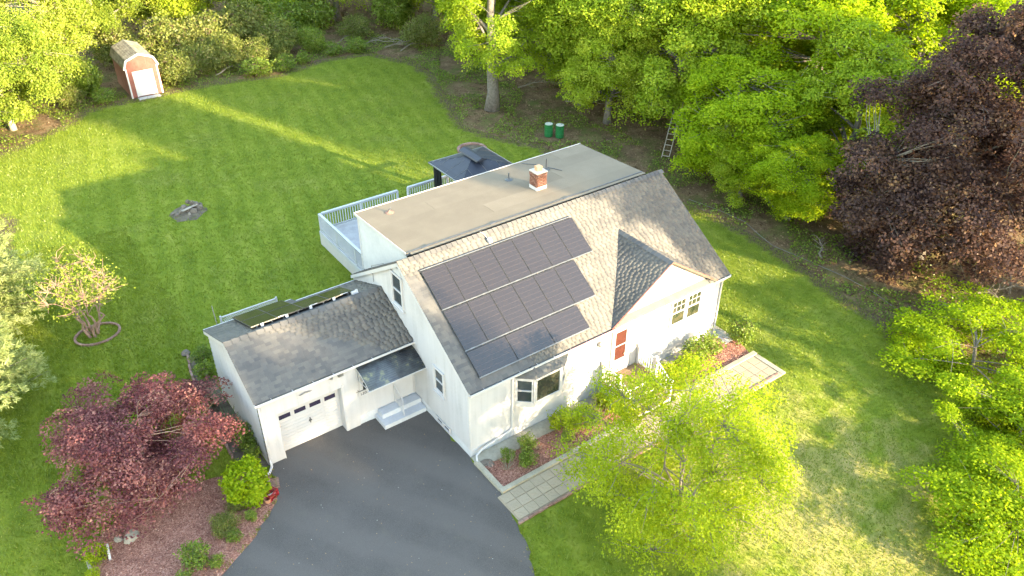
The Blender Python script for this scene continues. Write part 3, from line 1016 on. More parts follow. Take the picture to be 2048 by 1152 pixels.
for q in (((9.75, 8.05, 6.33), (10.05, 7.35, 6.36)), ((9.1, 9.15, 6.28), (9.55, 8.6, 6.3))):
    mb = MB(); mb.bar(q[0], q[1], .035, .02); mb.build('seam_patch', M_lead, house)
# roof vents
for (x, y, h_, bend) in ((1.73, 8.5, .22, 1), (7.55, 8.05, .35, 0), (9.56, 7.89, .55, 0)):
    z = zd(y)
    mb = MB(); mb.lathe([(.2, .012), (.16, .022), (.06, .05), (.05, .09)], (x, y, z), 14)
    vb = mb.build('roof_vent', M_edge if bend else M_lead, house, smooth=True)
    mb = MB()
    pts = [(x, y, z + .03), (x, y, z + h_)]
    if bend: pts = [(x, y, z + .03), (x, y, z + .12), (x + .06, y - .05, z + h_)]
    mb.tube(pts, .03, 8)
    mb.build('vent_pipe', M_lead, vb)
# chimney
ch = MB(); cx0, cx1, cy0, cy1, cz0, cz1 = 7.82, 8.34, 6.33, 6.83, 6.30, 7.16
ch.box(cx0 + .012, cx1 - .012, cy0 + .012, cy1 - .012, cz0, cz1 - .005)
chim = ch.build('chimney', M_mortar, house); chim['label'] = 'small brick chimney on the flat rear roof'
BV, BF, BT = [], [], []
def addbox(x0, x1, y0, y1, z0, z1, tn):
    b = len(BV)
    BV.extend([(x0, y0, z0), (x1, y0, z0), (x1, y1, z0), (x0, y1, z0), (x0, y0, z1), (x1, y0, z1), (x1, y1, z1), (x0, y1, z1)])
    for f_ in [(0, 3, 2, 1), (4, 5, 6, 7), (0, 1, 5, 4), (1, 2, 6, 5), (2, 3, 7, 6), (3, 0, 4, 7)]:
        BF.append([b + k for k in f_]); BT.append(tn)
rr = random.Random(4)
z = cz0 + .24; row = 0
while z + .06 < cz1 + .01:
    o2 = .008 if z < cz1 - .16 else -.02
    for (ax, c0, c1, fx) in (('x', cx0, cx1, cy0), ('x', cx0, cx1, cy1), ('y', cy0, cy1, cx0), ('y', cy0, cy1, cx1)):
        u = c0 - (row % 2) * .1
        while u < c1 - .01:
            a, b = max(u, c0) + .005, min(u + .2, c1) - .005
            if b - a > .03:
                j = rr.uniform(0, .006)
                if ax == 'x':
                    lo = fx - .03 + (o2 if fx == cy0 else -o2) - j; addbox(a, b, lo, lo + .06, z, z + .058, rr.random())
                else:
                    lo = fx - .03 + (o2 if fx == cx0 else -o2) - j; addbox(lo, lo + .06, a, b, z + .001, z + .057, rr.random())
            u += .21
    z += .07; row += 1
o = place('brickwork', np_mesh('brickwork', BV, BF, M_brick, BT), chim); o['kind'] = 'stuff'
mb = MB(); mb.box(cx0 - .02, cx1 + .02, cy0 - .02, cy1 + .02, cz0 - .02, cz0 + .235); mb.build('flashing', M_trim, chim)
mb = MB(); mb.box(cx0 - .03, cx1 + .03, cy0 - .03, cy1 + .03, cz1 + .005, cz1 + .06); mb.build('crown', M_mortar, chim)
mb = MB(); mb.box(cx0 + .13, cx1 - .13, cy0 + .13, cy1 - .13, cz1 + .06, cz1 + .26)
mb.box(cx0 + .17, cx1 - .17, cy0 + .17, cy1 - .17, cz1 + .261, cz1 + .265); mb.build('flue', M_clay, chim)

# ------------------------------------------------------------------ solar panels
cell_cache = {}
def solar(O, U, V, w, l, label, group, lift=.10):
    O, U, V = Vector(O), Vector(U).normalized(), Vector(V).normalized()
    N = U.cross(V)
    M = Matrix(((U.x, V.x, N.x, O.x), (U.y, V.y, N.y, O.y), (U.z, V.z, N.z, O.z), (0, 0, 0, 1)))
    e = empty('solar_panel', O, label, 'solar panel', group)
    e.matrix_world = M
    key = (round(w, 3), round(l, 3))
    if key not in cell_cache:
        a = MB(); a.box(.018, w - .018, .018, l - .018, lift - .01, lift + .002)
        b = MB()
        b.box(0, w, 0, .018, lift - .035, lift + .006); b.box(0, w, l - .018, l, lift - .035, lift + .006)
        b.box(0, .018, .018, l - .018, lift - .035, lift + .006); b.box(w - .018, w, .018, l - .018, lift - .035, lift + .006)
        c = MB()
        for x in (.2, w - .25): c.box(x, x + .04, .05, l - .05, .0, lift - .036)
        cell_cache[key] = [q.build(n_, m_, None, local=True) for q, n_, m_ in ((a, 'cell_glass', M_cell), (b, 'frame', M_frame), (c, 'mounting_rail', M_metal))]
        for q in cell_cache[key]: q.parent = e
    else:
        for q in cell_cache[key]:
            c = q.copy(); scene.collection.objects.link(c); c.parent = e
    return e


SV = Vector((0, YR + EY, HR - HE)).normalized()
SNv = UX.cross(SV)
pw, pl, p0x, pt = 1.037, 1.679, .512, .722
ordn = ['leftmost', 'second from left', 'third from left', 'fourth from left', 'fifth from left', 'sixth from left', 'rightmost']
def onroof(x, s): return Vector((x, YR, HR)) - SV * s
GRP = 'solar panels on the front roof slope'
for k in range(7):
    solar(onroof(p0x + k * pw + .008, pt + pl), UX, SV, pw - .016, pl, 'dark solar panel on house front roof, top row, %s of seven' % ordn[k], GRP)
for k in range(6):
    nm = ordn[k] if k < 5 else 'rightmost'
    solar(onroof(p0x + k * pw + .008, pt + 2 * pl + .09), UX, SV, pw - .016, pl, 'dark solar panel on house front roof, middle row, %s of six' % nm, GRP)
for k in range(3):
    solar(onroof(p0x + k * pl * 1.03 + .008, pt + 2 * pl + .18 + pw), UX, SV, pl * 1.03 - .016, pw, 'wide solar panel in the bottom row near the eave, %s of three' % ['leftmost', 'middle', 'rightmost'][k], GRP)
# mounting hardware of the array
mb = MB()
for (s, n_) in ((pt - .03, 7), (pt + pl + .045, 7), (pt + 2 * pl + .135, 6)):
    O = onroof(p0x, s) + SNv * .085
    mb.obox(O, UX * (n_ * pw), SV * .03, SNv * .03)
    for k in range(2 * n_):
        P = onroof(p0x + .25 + k * pw / 2, s - .0) + SNv * .02
        mb.obox(P, UX * (.09 + .08 * (k % 3 == 0)), SV * .045, SNv * .075)
O = onroof(p0x, pt + 2 * pl + .18 + pw + .03) + SNv * .05
mb.obox(O, UX * 5.2, SV * .03, SNv * .05)
rail = mb.build('panel_rails', M_metal, None)
tag(rail, 'pale metal rails and clamps between the solar panel rows', 'rails')
mb = MB(); P = onroof(3.72, .56) + SNv * .02
mb.obox(P, UX * .16, SV * .2, SNv * .12); mb.tube([P + UX * .05 + SV * .2 + SNv * .04, P + SV * .45 + SNv * .04, P - UX * .1 + SV * .6 + SNv * .04], .012, 5)
tag(mb.build('junction_box', M_trim), 'small white junction box above the solar panels', 'junction box')

# ================================================================== THE GARAGE
garage = empty('garage', (-3.2, 6.5, 0), 'low white attached garage with grey shingle roof and single door', 'garage')
GX0, GYF, GYR, GHE, GHR, GYB, GHB = -6.34, 4.07, 6.284, 3.259, 4.461, 9.30, 3.203
gs1 = (GHR - GHE) / (GYR - 3.87)
gs2 = (GHR - GHB) / (GYB - GYR)
DXa, DXb, DH = -5.68, -3.16, 2.26
def gspan(z):
    a = GYF if z < 3.3 else GYR - (GHR - .1 - z) / gs1
    b = GYB - .15 if z < 3.2 else GYR + (GHR - .1 - z) / gs2
    return a, b
mb = MB(); siding(mb, (GX0, 9.3, 0), -UY, -UX, .06, 4.36, lambda z: (9.3 - gspan(z)[1], 9.3 - gspan(z)[0]), .22)
mb.build('side_wall', M_white, garage)
mb = MB()
siding(mb, (0, GYF, 0), UX, -UY, .06, DH, lambda z: (GX0, DXa), .19)
siding(mb, (0, GYF, 0), UX, -UY, .5, DH, lambda z: (DXb, -.01), .19)
siding(mb, (0, GYF, 0), UX, -UY, .02, .5, lambda z: (DXb, -2.55), .16)
siding(mb, (0, GYF, 0), UX, -UY, DH, 3.24, lambda z: (GX0, -.01), .19)
mb.build('front_wall', M_white, garage)
mb = MB(); mb.box(-2.548, -.02, GYF + .005, GYF + .2, -.1, .5); mb.build('foundation', M_found, garage)
mb = MB(); siding(mb, (0, 9.15, 0), -UX, UY, 0, 3.15, lambda z: (.02, 6.3), .3); mb.build('rear_wall', M_white, garage)
# door opening and door
mb = MB(); dj = GYF + .36
mb.box(DXa - .02, DXa, GYF - .03, dj, .02, DH); mb.box(DXb, DXb + .02, GYF - .03, dj, .02, DH); mb.box(DXa - .02, DXb + .02, GYF - .03, dj, DH, DH + .02)
mb.box(DXb + .021, DXb + .12, GYF - .045, GYF - .02, .02, DH + .1)
mb.build('door_jamb', M_trim, garage)
mb = MB(); mb.box(DXa, DXb, dj, dj + .05, .03, DH)
gd = mb.build('garage_door', M_trim, garage); gd['label'] = 'white sectional garage door with four narrow dark lights'
for r_ in range(4):
    z0 = .04 + r_ * .47
    for c_ in range(4):
        x0 = DXa + .06 + c_ * .61
        mb = MB()
        if r_ < 3:
            for q in range(3): mb.box(x0, x0 + .56, dj - .016, dj - .001, z0 + .012 + q * .15, z0 + .143 + q * .15)
            mb.build('door_panel', M_trim, gd)
        else:
            mb.box(x0, x0 + .56, dj - .016, dj - .001, z0 + .012, z0 + .15); mb.box(x0, x0 + .05, dj - .016, dj - .001, z0 + .151, z0 + .7)
            mb.box(x0 + .51, x0 + .56, dj - .016, dj - .001, z0 + .151, z0 + .7); mb.box(x0 + .051, x0 + .509, dj - .016, dj - .001, z0 + .36, z0 + .7)
            mb.build('door_panel', M_trim, gd)
            mb = MB(); mb.box(x0 + .055, x0 + .505, dj - .008, dj - .002, z0 + .152, z0 + .358); mb.build('pane', M_glass_dark, gd)
mb = MB(); mb.box(-4.47, -4.35, dj - .05, dj - .013, 1.0, 1.05); mb.box(-4.43, -4.39, dj - .04, dj - .013, .9, 1.15); mb.build('handle', M_lead, gd)
# roof
mb = MB()
mb.prism([(GX0 - .12, 3.87, GHE - .005), (GX0 - .12, GYR, GHR - .005), (GX0 - .12, GYR, GHR - .13), (GX0 - .12, 3.87, GHE - .11)], (6.455, 0, 0))
zb = GHR - (8.75 - GYR) * gs2
mb.prism([(GX0 - .12, GYR + .002, GHR - .005), (GX0 - .12, GYB, GHB - .005), (GX0 - .12, GYB, GHB - .11), (GX0 - .12, GYR + .002, GHR - .13)], (3.72, 0, 0))
mb.prism([(-2.74, GYR + .002, GHR - .005), (-2.74, 8.75, zb - .005), (-2.74, 8.75, zb - .11), (-2.74, GYR + .002, GHR - .13)], (2.735, 0, 0))
mb.build('roof_deck', M_underlay, garage)
gsh = Shingles(11)
vl1 = math.hypot(GYR - 3.87, GHR - GHE)
gsh.plane((GX0 - .14, 3.85, GHE), UX, (0, GYR - 3.87, GHR - GHE), vl1, lambda v: (0, 6.47), .24)
vl2 = math.hypot(GYB - GYR, GHR - GHB)
gsh.plane((-2.73, GYB + .02, GHB), -UX, (0, GYR - GYB, GHR - GHB), vl2, lambda v: (0, 3.75), .24)
vl3 = math.hypot(8.75 - GYR, GHR - zb)
gsh.plane((-.01, 8.77, zb), -UX, (0, GYR - 8.75, GHR - zb), vl3, lambda v: (0, 2.72), .24)
gsh.build(garage, M_shingle)
off = origin(garage)
for i in range(21):
    x = GX0 - .12 + .16 + i * .31
    if x > -.1: break
    place('ridge_cap', cap_me, garage, M=Matrix.Translation((x - off.x, GYR - off.y, GHR + .016 - off.z)) @ Matrix.Rotation(R(-90), 4, 'Z') @ Matrix.Rotation(R(-3), 4, 'X') @ Matrix.Diagonal((1.05, 1.2, 1, 1)))
mb = MB(); x = GX0 - .125
mb.prism([(x, 3.87, GHE - .03), (x, GYR, GHR - .03), (x, GYR, GHR - .19), (x, 3.87, GHE - .17)], (.04, 0, 0))
mb.prism([(x, GYR, GHR - .03), (x, GYB, GHB - .03), (x, GYB, GHB - .17), (x, GYR, GHR - .19)], (.04, 0, 0))
mb.build('rake_board', M_trim, garage)
mb = MB(); mb.box(GX0 - .1, -.01, 3.885, 3.91, GHE - .19, GHE - .015); mb.box(GX0 - .1, -.01, 3.91, GYF - .02, GHE - .1, GHE - .07)
mb.build('fascia', M_trim, garage)
gutter(garage, GX0 - .12, -.02, 3.882, GHE)
mb = MB(); mb.bar((GX0 - .1, GYB + .03, GHB - .06), (-2.75, GYB + .03, GHB - .06), .1, .1); mb.bar((-2.72, 8.79, zb - .06), (-.02, 8.79, zb - .06), .1, .1)
mb.build('gutter', M_trim, garage)
mb = MB()
mb.tube([(-6.30, 3.80, GHE - .1), (-6.30, 3.98, GHE - .3), (-6.30, 4.01, GHE - .45), (-6.30, 4.01, .35), (-6.33, 3.85, .14), (-6.52, 3.62, .10), (-6.85, 3.62, .10), (-7.0, 4.05, .12), (-7.02, 4.5, .14)], .05, 6)
mb.build('downspout', M_trim, garage)
mb = MB(); mb.box(-3.22, -3.02, 3.93, 4.04, 2.86, 3.0); mb.lathe([(.05, -.04), (.07, 0), (.06, .05), (.02, .07)], (-3.5, 3.97, 2.93), 10)
mb.build('flood_light', M_metal, garage)
mb = MB(); mb.tube([(-4.75, 4.0, 2.72), (-4.55, 3.97, 2.8), (-4.35, 4.0, 2.72)], .02, 6)
for k in range(6): mb.tube([(-4.55 + .05 * (k - 2.5), 3.99, 2.72), (-4.55 + .1 * (k - 2.5), 3.965, 2.82 - .02 * abs(k - 2.5))], .012, 5)
mb.build('door_ornament', M_metal, garage)
# side entrance: door in the breezeway, windows, steps, railing
mb = MB(); mb.box(-.98, -.12, GYF - .05, GYF - .02, .52, 2.55)
ed = mb.build('entry_door', M_trim, garage)
mb = MB(); mb.box(-.86, -.24, GYF - .058, GYF - .052, 1.55, 2.4); mb.build('pane', M_glass_dark, ed)
window(garage, (-2.32, GYF, 1.65), UX, -UY, .55, .95, label='small window under the corrugated awning')
mb = MB(); mb.box(-1.9, .0 - .02, 3.22, GYF - .03, -.1, .22); st = mb.build('entry_steps', M_found)
tag(st, 'grey concrete entry steps between garage and house', 'steps')
mb = MB(); mb.box(-1.78, -.02, 3.62, GYF - .031, .221, .44); mb.build('landing', M_found, st)
mb = MB()
P = [(-.98, 3.32, .22), (-.98, 3.32, 1.05), (-.98, 3.98, 1.35), (-.98, 3.98, .44)]
mb.tube([P[0], P[1]], .02, 6); mb.tube([P[1], P[2]], .02, 6); mb.tube([P[2], P[3]], .02, 6)
for k in range(1, 6):
    y = 3.32 + .66 * k / 6
    mb.tube([(-.98, y, .30 if y < 3.62 else .5), (-.98, y, 1.05 + .3 * k / 6)], .01, 5)
mb.tube([(-.98, 3.32, .35), (-.98, 3.98, .62)], .012, 5)
tag(mb.build('step_railing', M_trim), 'thin white metal handrail on the entry steps', 'handrail')
# corrugated awning: bowed sheet of tinted corrugated plastic on white brackets
nx_, ny_ = 40, 60
V = []
for j in range(ny_ + 1):
    tt = j / ny_
    y = 4.02 - 1.05 * tt; z = 2.92 - .12 * tt - .34 * tt ** 2
    for i in range(3):
        V.append((-2.48 + 2.44 * i / 2, y, z + .012 * math.sin(tt * 2 * math.pi * 14)))
F = [(j * 3 + i, j * 3 + i + 1, (j + 1) * 3 + i + 1, (j + 1) * 3 + i) for j in range(ny_) for i in range(2)]
aw = empty('awning', (-1.25, 4.05, 2.6), 'dark corrugated plastic awning over the side entrance', 'awning')
off = origin(aw)
o = place('awning_sheet', np_mesh('awning_sheet', np.array(V) - np.array(off), F, M_corr, smooth=True), aw)
so = o.modifiers.new('thick', 'SOLIDIFY'); so.thickness = .006
for x in (-2.47, -.06):
    mb = MB()
    pts = [(x, 4.02 - 1.05 * q, 2.90 - .12 * q - .34 * q * q) for q in (0, .25, .5, .75, 1)]
    mb.tube(pts, .018, 6); mb.tube([(x, 4.03, 2.35), (x, 3.05, 2.48)], .016, 6); mb.tube([(x, 4.03, 2.92), (x, 4.03, 2.32)], .018, 6)
    for q in (.25, .5, .75):
        mb.tube([(x, 4.02 - 1.05 * q, 2.90 - .12 * q - .34 * q * q), (x, 4.03 - .98 * q, 2.35 + .13 * q)], .011, 5)
    mb.build('bracket', M_trim, aw)
mb = MB(); mb.bar((-2.5, 2.965, 2.455), (-.03, 2.965, 2.455), .02, .04); mb.build('front_rail', M_trim, aw)
# house number hung from a bracket
ns = empty('number_sign', (-2.36, 3.98, 1.65), 'small house number sign hung beside the awning window', 'sign')
mb = MB(); mb.tube([(-2.62, 3.96, 1.78), (-2.02, 3.96, 1.78)], .012, 5); mb.tube([(-2.5, 4.05, 1.78), (-2.5, 3.96, 1.78)], .012, 5); mb.build('bracket', M_lead, ns)
mb = MB(); mb.box(-2.5, -2.14, 3.955, 3.965, 1.52, 1.74); mb.build('plaque', M_trim, ns)
cu = bpy.data.curves.new('numeral', 'FONT'); cu.body = '130'; cu.size = .19; cu.extrude = .003; cu.align_x = 'CENTER'
tmp = bpy.data.objects.new('numeral_src', cu); scene.collection.objects.link(tmp)
bpy.context.view_layer.update()
me = bpy.data.meshes.new_from_object(tmp.evaluated_get(bpy.context.evaluated_depsgraph_get()))
bpy.data.objects.remove(tmp)
me.materials.clear(); me.materials.append(M_black)
place('numeral', me, ns, M=Matrix.Translation((-2.32 + 2.36, 3.951 - 3.98, 1.565 - 1.65)) @ Matrix.Rotation(R(90), 4, 'X'))
# garage solar panels on the rear slope
GV = Vector((0, GYR - GYB, GHR - GHB)).normalized()
def ongar(x, s): return Vector((x, GYR, GHR)) - GV * s
for k in range(4):
    solar(ongar(-1.05 - k * 1.06, .42 + 1.42), -UX, GV, 1.045, 1.42, 'green-tinged solar panel behind the garage ridge, %s in the ridge row' % ['nearest the house', 'second from the house', 'third from the house', 'farthest from the house'][k], 'solar panels on the garage rear slope', .13)
for k in range(2):
    solar(ongar(-3.17 - k * 1.06, .42 + 1.45 + 1.3), -UX, GV, 1.045, 1.28, 'green-tinged solar panel in the garage lower row, %s the house' % ['nearer', 'farther from'][k], 'solar panels on the garage rear slope', .13)
mb = MB()
for k in range(5):
    P = ongar(-.9 - k * .98, .36); N_ = (-UX).cross(GV)
    mb.obox(P + N_ * .02, -UX * .1, GV * .05, N_ * .13)
for k in range(3): P = ongar(-1.3 - k * 1.3, .40); mb.obox(P + N_ * .13, -UX * .3, GV * .02, N_ * .025)
mb.obox(ongar(-.95, .3) + N_ * .02, -UX * .26, GV * .14, N_ * .12)
tag(mb.build('panel_clamps', M_trim), 'white clamps and junction box along the garage ridge panels', 'clamps')
# lattice fence and pole behind the garage
lf = empty('lattice_fence', (-3.4, 12.8, 0), 'white lattice panel standing on the lawn behind the garage', 'fence')
mb = MB(); mb.bar((-4.95, 12.8, 1.12), (-2.3, 12.8, 1.12), .06, .05); mb.bar((-4.95, 12.8, .75), (-2.3, 12.8, .75), .05, .05); mb.box(-2.36, -2.28, 12.76, 12.84, 0, 1.2); mb.box(-4.98, -4.9, 12.76, 12.84, 0, 1.2)
mb.build('frame', M_trim, lf)
mb = MB()
for k in range(26):
    x = -4.95 + k * .1
    mb.bar((x, 12.79, .78), (min(x + .32, -2.32), 12.79, .78 + min(.32, -2.32 - x)), .012, .03, (0, 1, 0))
    mb.bar((x, 12.81, 1.1), (min(x + .32, -2.32), 12.81, 1.1 - min(.32, -2.32 - x)), .012, .03, (0, 1, 0))
mb.build('lattice', M_trim, lf)
mb = MB(); mb.tube([(-5.15, 12.7, 0), (-5.2, 12.75, 1.9)], .02, 6); tag(mb.build('garden_stake', M_ladder), 'thin wooden stake upright behind the garage corner', 'stake')

# ================================================================== FRONT STEPS
fs_ = empty('front_steps', (7.4, -1.0, 0), 'front stairs with brown wood treads and white railings', 'stairs')
mb = MB(); mb.box(6.38, 8.48, -1.15, -.03, -.05, .70); mb.build('landing_box', M_found, fs_)
def planks(x0, x1, y0, y1, z, n):
    d = (y1 - y0) / n
    for k in range(n):
        mb = MB(); mb.box(x0, x1, y0 + k * d + .006, y0 + (k + 1) * d - .006, z, z + .035); mb.build('tread_board', M_wood, fs_)
planks(6.34, 8.52, -1.2, -.03, .702, 8)
for k, (y, z) in enumerate(((-1.5, .53), (-1.8, .35), (-2.1, .17))):
    mb = MB(); mb.box(6.42, 8.44, y, y + .299 + .05, z - .2, z); mb.build('riser', M_trim, fs_)
    planks(6.38, 8.48, y - .02, y + .28, z + .001, 2)
for x in (6.42, 8.44):
    for (y, z0, z1) in ((-.1, .7, 1.72), (-1.14, .7, 1.72), (-2.08, .0, 1.1)):
        mb = MB(); mb.box(x - .05, x + .05, y - .05, y + .05, z0, z1); mb.box(x - .065, x + .065, y - .065, y + .065, z1, z1 + .03); mb.build('newel_post', M_trim, fs_)
    mb = MB(); mb.bar((x, -.1, 1.6), (x, -1.14, 1.6), .06, .05); mb.bar((x, -1.14, 1.6), (x, -2.08, 1.0), .06, .05); mb.bar((x, -.1, .82), (x, -1.14, .82), .05, .04); mb.bar((x, -1.14, .82), (x, -2.08, .25), .05, .04)
    mb.build('handrail', M_trim, fs_)
    for k in range(7):
        y = -.23 - k * .13
        mb = MB(); mb.box(x - .017, x + .017, y - .017, y + .017, .84, 1.58); mb.build('baluster', M_trim, fs_)
    for k in range(6):
        y = -1.27 - k * .13; f_ = (y + 1.14) / -.94
        mb = MB(); mb.box(x - .017, x + .017, y - .017, y + .017, .82 - .57 * f_, 1.6 - .6 * f_); mb.build('baluster', M_trim, fs_)

# ================================================================== REAR DECK, GAZEBO
deck = empty('deck', (6, 13.5, 0), 'raised grey deck with white railings behind the house', 'deck')
dX0, dX1, dY0, dY1, dZ = 2.2, 13.0, 9.32, 17.9, .84
for k in range(61):
    y = dY0 + k * (dY1 - dY0) / 61
    mb = MB(); mb.box(dX0, dX1, y + .004, y + .136, dZ - .03, dZ + random.uniform(-.002, .002)); mb.build('deck_board', M_greywood, deck)
mb = MB(); mb.box(dX0 - .03, dX0, dY0, dY1 + .03, dZ - .2, dZ + .004); mb.box(dX0, dX1, dY1, dY1 + .03, dZ - .2, dZ + .004); mb.build('rim_board', M_dull, deck)
mb = MB()
for k in range(44):
    y = dY0 + .05 + k * .195
    mb.box(dX0 - .02, dX0 - .002, y, y + .185, .02, dZ - .2)
for k in range(55):
    x = dX0 + .05 + k * .195
    mb.box(x, x + .185, dY1 + .002, dY1 + .02, .02, dZ - .2)
mb.build('skirt', M_trim, deck)
def railing(a, b, n_post, dense):
    a, b = Vector(a), Vector(b); d = b - a; ln = d.length; u = d / ln
    mb = MB(); mb.bar(a + Vector((0, 0, 1.05)), b + Vector((0, 0, 1.05)), .14, .04); mb.bar(a + Vector((0, 0, .97)), b + Vector((0, 0, .97)), .04, .09); mb.bar(a + Vector((0, 0, .12)), b + Vector((0, 0, .12)), .04, .09)
    mb.build('rail', M_dull, deck)
    for k in range(n_post + 1):
        q = a + d * k / n_post
        mb = MB(); mb.box(q.x - .05, q.x + .05, q.y - .05, q.y + .05, q.z - .1, q.z + 1.02); mb.build('post', M_dull, deck)
    m = int(ln / dense)
    for k in range(1, m):
        q = a + u * (k * dense)
        mb = MB(); mb.box(q.x - .02, q.x + .02, q.y - .02, q.y + .02, q.z + .1, q.z + .96); mb.build('baluster', M_dull, deck)
railing((dX0 + .06, 9.5, dZ), (dX0 + .06, dY1 - .06, dZ), 4, .14)
railing((dX0 + .2, dY1 - .06, dZ), (6.95, dY1 - .06, dZ), 2, .15)
railing((7.62, dY1 - .06, dZ), (12.9, dY1 - .06, dZ), 2, .15)
for k in range(4):
    mb = MB(); mb.box(6.98, 7.6, dY1 + .03 + k * .28, dY1 + .3 + k * .28, .05, dZ - .2 * (k + 1) + .02); mb.build('stair_step', M_greywood, deck)
# side stair by the garage
mb = MB()
for k in range(4): mb.box(dX0 - .32 - .28 * k, dX0 - .04 - .28 * k, 9.6, 10.6, .0, dZ - .17 * (k + 1))
mb.build('side_stair', M_greywood, deck)
mb = MB(); mb.bar((dX0 - .02, 10.65, 1.85), (dX0 - 1.2, 10.65, 1.1), .1, .05); mb.bar((dX0 - .02, 10.65, 1.05), (dX0 - 1.2, 10.65, .35), .05, .06); mb.box(dX0 - 1.25, dX0 - 1.15, 10.6, 10.7, 0, 1.2)
for k in range(7):
    x = dX0 - .12 - k * .15; mb.box(x - .02, x + .02, 10.63, 10.67, .95 - .6 * k / 7, 1.75 - .68 * k / 7)
mb.build('stair_railing', M_trim, deck)

gz_ = empty('gazebo', (10.45, 15.5, .84), 'dark gazebo with a low hipped metal roof and black curtains', 'gazebo')
a0, a1, b0, b1, ze, zp = 8.62, 12.3, 13.75, 17.1, 3.42, 4.0
cxm, cym = (a0 + a1) / 2, (b0 + b1) / 2
mb = MB()
def roofpt(u, v):                # u,v in -1..1; hipped, slightly bellied
    h_ = 1 - max(abs(u), abs(v))
    return (cxm + u * (a1 - a0) / 2, cym + v * (b1 - b0) / 2, ze + (zp - ze) * (h_ ** .85))
n_ = 12
grid_ = [roofpt(-1 + 2 * i / n_, -1 + 2 * j / n_) for j in range(n_ + 1) for i in range(n_ + 1)]
mb.add(grid_, [(j * (n_ + 1) + i, j * (n_ + 1) + i + 1, (j + 1) * (n_ + 1) + i + 1, (j + 1) * (n_ + 1) + i) for j in range(n_) for i in range(n_)])
o = mb.build('roof', M_gaz, gz_); md = o.modifiers.new('t', 'SOLIDIFY'); md.thickness = .03
for s in ((-1, -1), (1, -1), (1, 1), (-1, 1)):
    mb = MB(); mb.tube([tuple(Vector(roofpt(s[0] * q, s[1] * q)) + Vector((0, 0, .012))) for q in (0, .33, .66, 1)], .012, 5); mb.build('roof_rib', M_lead, gz_)
for u in (-.5, 0, .5):
    for s in (-1, 1):
        mb = MB(); mb.tube([tuple(Vector(roofpt(u * 1.0, s * q)) + Vector((0, 0, .008))) for q in (max(abs(u), .3), .7, 1)], .007, 4)
        mb.tube([tuple(Vector(roofpt(s * q, u * 1.0)) + Vector((0, 0, .008))) for q in (max(abs(u), .3), .7, 1)], .007, 4); mb.build('roof_rib', M_pipe, gz_)
mb = MB(); mb.prism([(cxm - .9, cym - .34, zp - .02), (cxm - .9, cym + .34, zp - .02), (cxm - .9, cym + .3, zp + .05), (cxm - .9, cym, zp + .16), (cxm - .9, cym - .3, zp + .05)], (1.8, 0, 0))
mb.v = [(cxm + (q[1] - cym), cym + (q[0] - cxm), q[2]) for q in mb.v]; mb.f = [tuple(reversed(q)) for q in mb.f]
mb.build('roof_vent', M_gaz, gz_)
mb = MB()
for (p_, q_) in (((a0, b0), (a1, b0)), ((a1, b0), (a1, b1)), ((a1, b1), (a0, b1)), ((a0, b1), (a0, b0))): mb.bar((*p_, ze - .02), (*q_, ze - .02), .05, .06)
mb.build('eave_trim', M_metal, gz_)
for x in (a0 + .25, a1 - .25):
    for y in (b0 + .25, b1 - .25):
        mb = MB(); mb.box(x - .06, x + .06, y - .06, y + .06, .84, ze - .02); mb.build('post', M_gaz, gz_)
        pts = []
        for k in range(25):
            tt = 2 * math.pi * k / 24; rr_ = .15 + .04 * math.sin(tt * 7)
            pts.append((x + .12 * (1 if x < cxm else -1) + rr_ * math.cos(tt) * 1.2, y - .1 * (1 if y > cym else -1) + rr_ * math.sin(tt)))
        mb = MB(); mb.prism([(q[0], q[1], .9) for q in pts[:-1]], (0, 0, ze - 1.0)); mb.build('curtain', M_curtain, gz_)

# ================================================================== SHED
shed = empty('shed', (.85, 48, 0), 'small red barn-style shed with white door and mossy gambrel roof', 'shed')
sx0, sx1, sy0, sy1 = -.26, 2.02, 46.0, 50.0
prof = [(-.36, 2.32), (-.10, 2.95), (.88, 3.33), (1.86, 2.95), (2.12, 2.32)]
mb = MB(); mb.prism([(sx0, sy0, .08), (sx1, sy0, .08), (sx1, sy0, 2.34), (1.80, sy0, 2.88), (.88, sy0, 3.26), (-.04, sy0, 2.88), (sx0, sy0, 2.34)], (0, sy1 - sy0, 0))
mb.build('wall', M_barn, shed)
for k in range(13):
    x = sx0 + .04 + k * .178
    if .14 < x + .08 < 1.62:
        zt = min(3.2, 2.86 + .36 * (1 - abs(x + .08 - .88) / .95)); z0 = 2.04
    else: zt, z0 = 2.3, .1
    mb = MB(); mb.box(x, x + .165, sy0 - .018, sy0 - .002, z0, zt); mb.build('board', M_barn, shed)
mb = MB(); mb.box(.22, 1.54, sy0 - .06, sy0 - .02, .14, 1.96); sdoor = mb.build('shed_door', M_trim, shed)
for k in range(4):
    mb = MB(); mb.box(.28, 1.48, sy0 - .075, sy0 - .061, .18 + k * .44, .59 + k * .44); mb.build('door_panel', M_trim, sdoor)
mb = MB(); mb.box(.14, .215, sy0 - .07, sy0 - .02, .1, 2.03); mb.box(1.545, 1.62, sy0 - .07, sy0 - .02, .1, 2.03); mb.box(.216, 1.544, sy0 - .07, sy0 - .02, 1.965, 2.03)
mb.box(sx0 - .02, sx0 + .08, sy0 - .03, sy0 + .06, .05, 2.3); mb.box(sx1 - .08, sx1 + .02, sy0 - .03, sy0 + .06, .05, 2.3)
mb.build('corner_trim', M_trim, shed)
mb = MB()
for (p_, q_) in zip(prof, prof[1:]): mb.bar((p_[0], sy0 - .08, p_[1] - .05), (q_[0], sy0 - .08, q_[1] - .05), .05, .13, (0, 0, 1))
mb.build('rake_trim', M_trim, shed)
ssh = Shingles(21)
mb = MB()
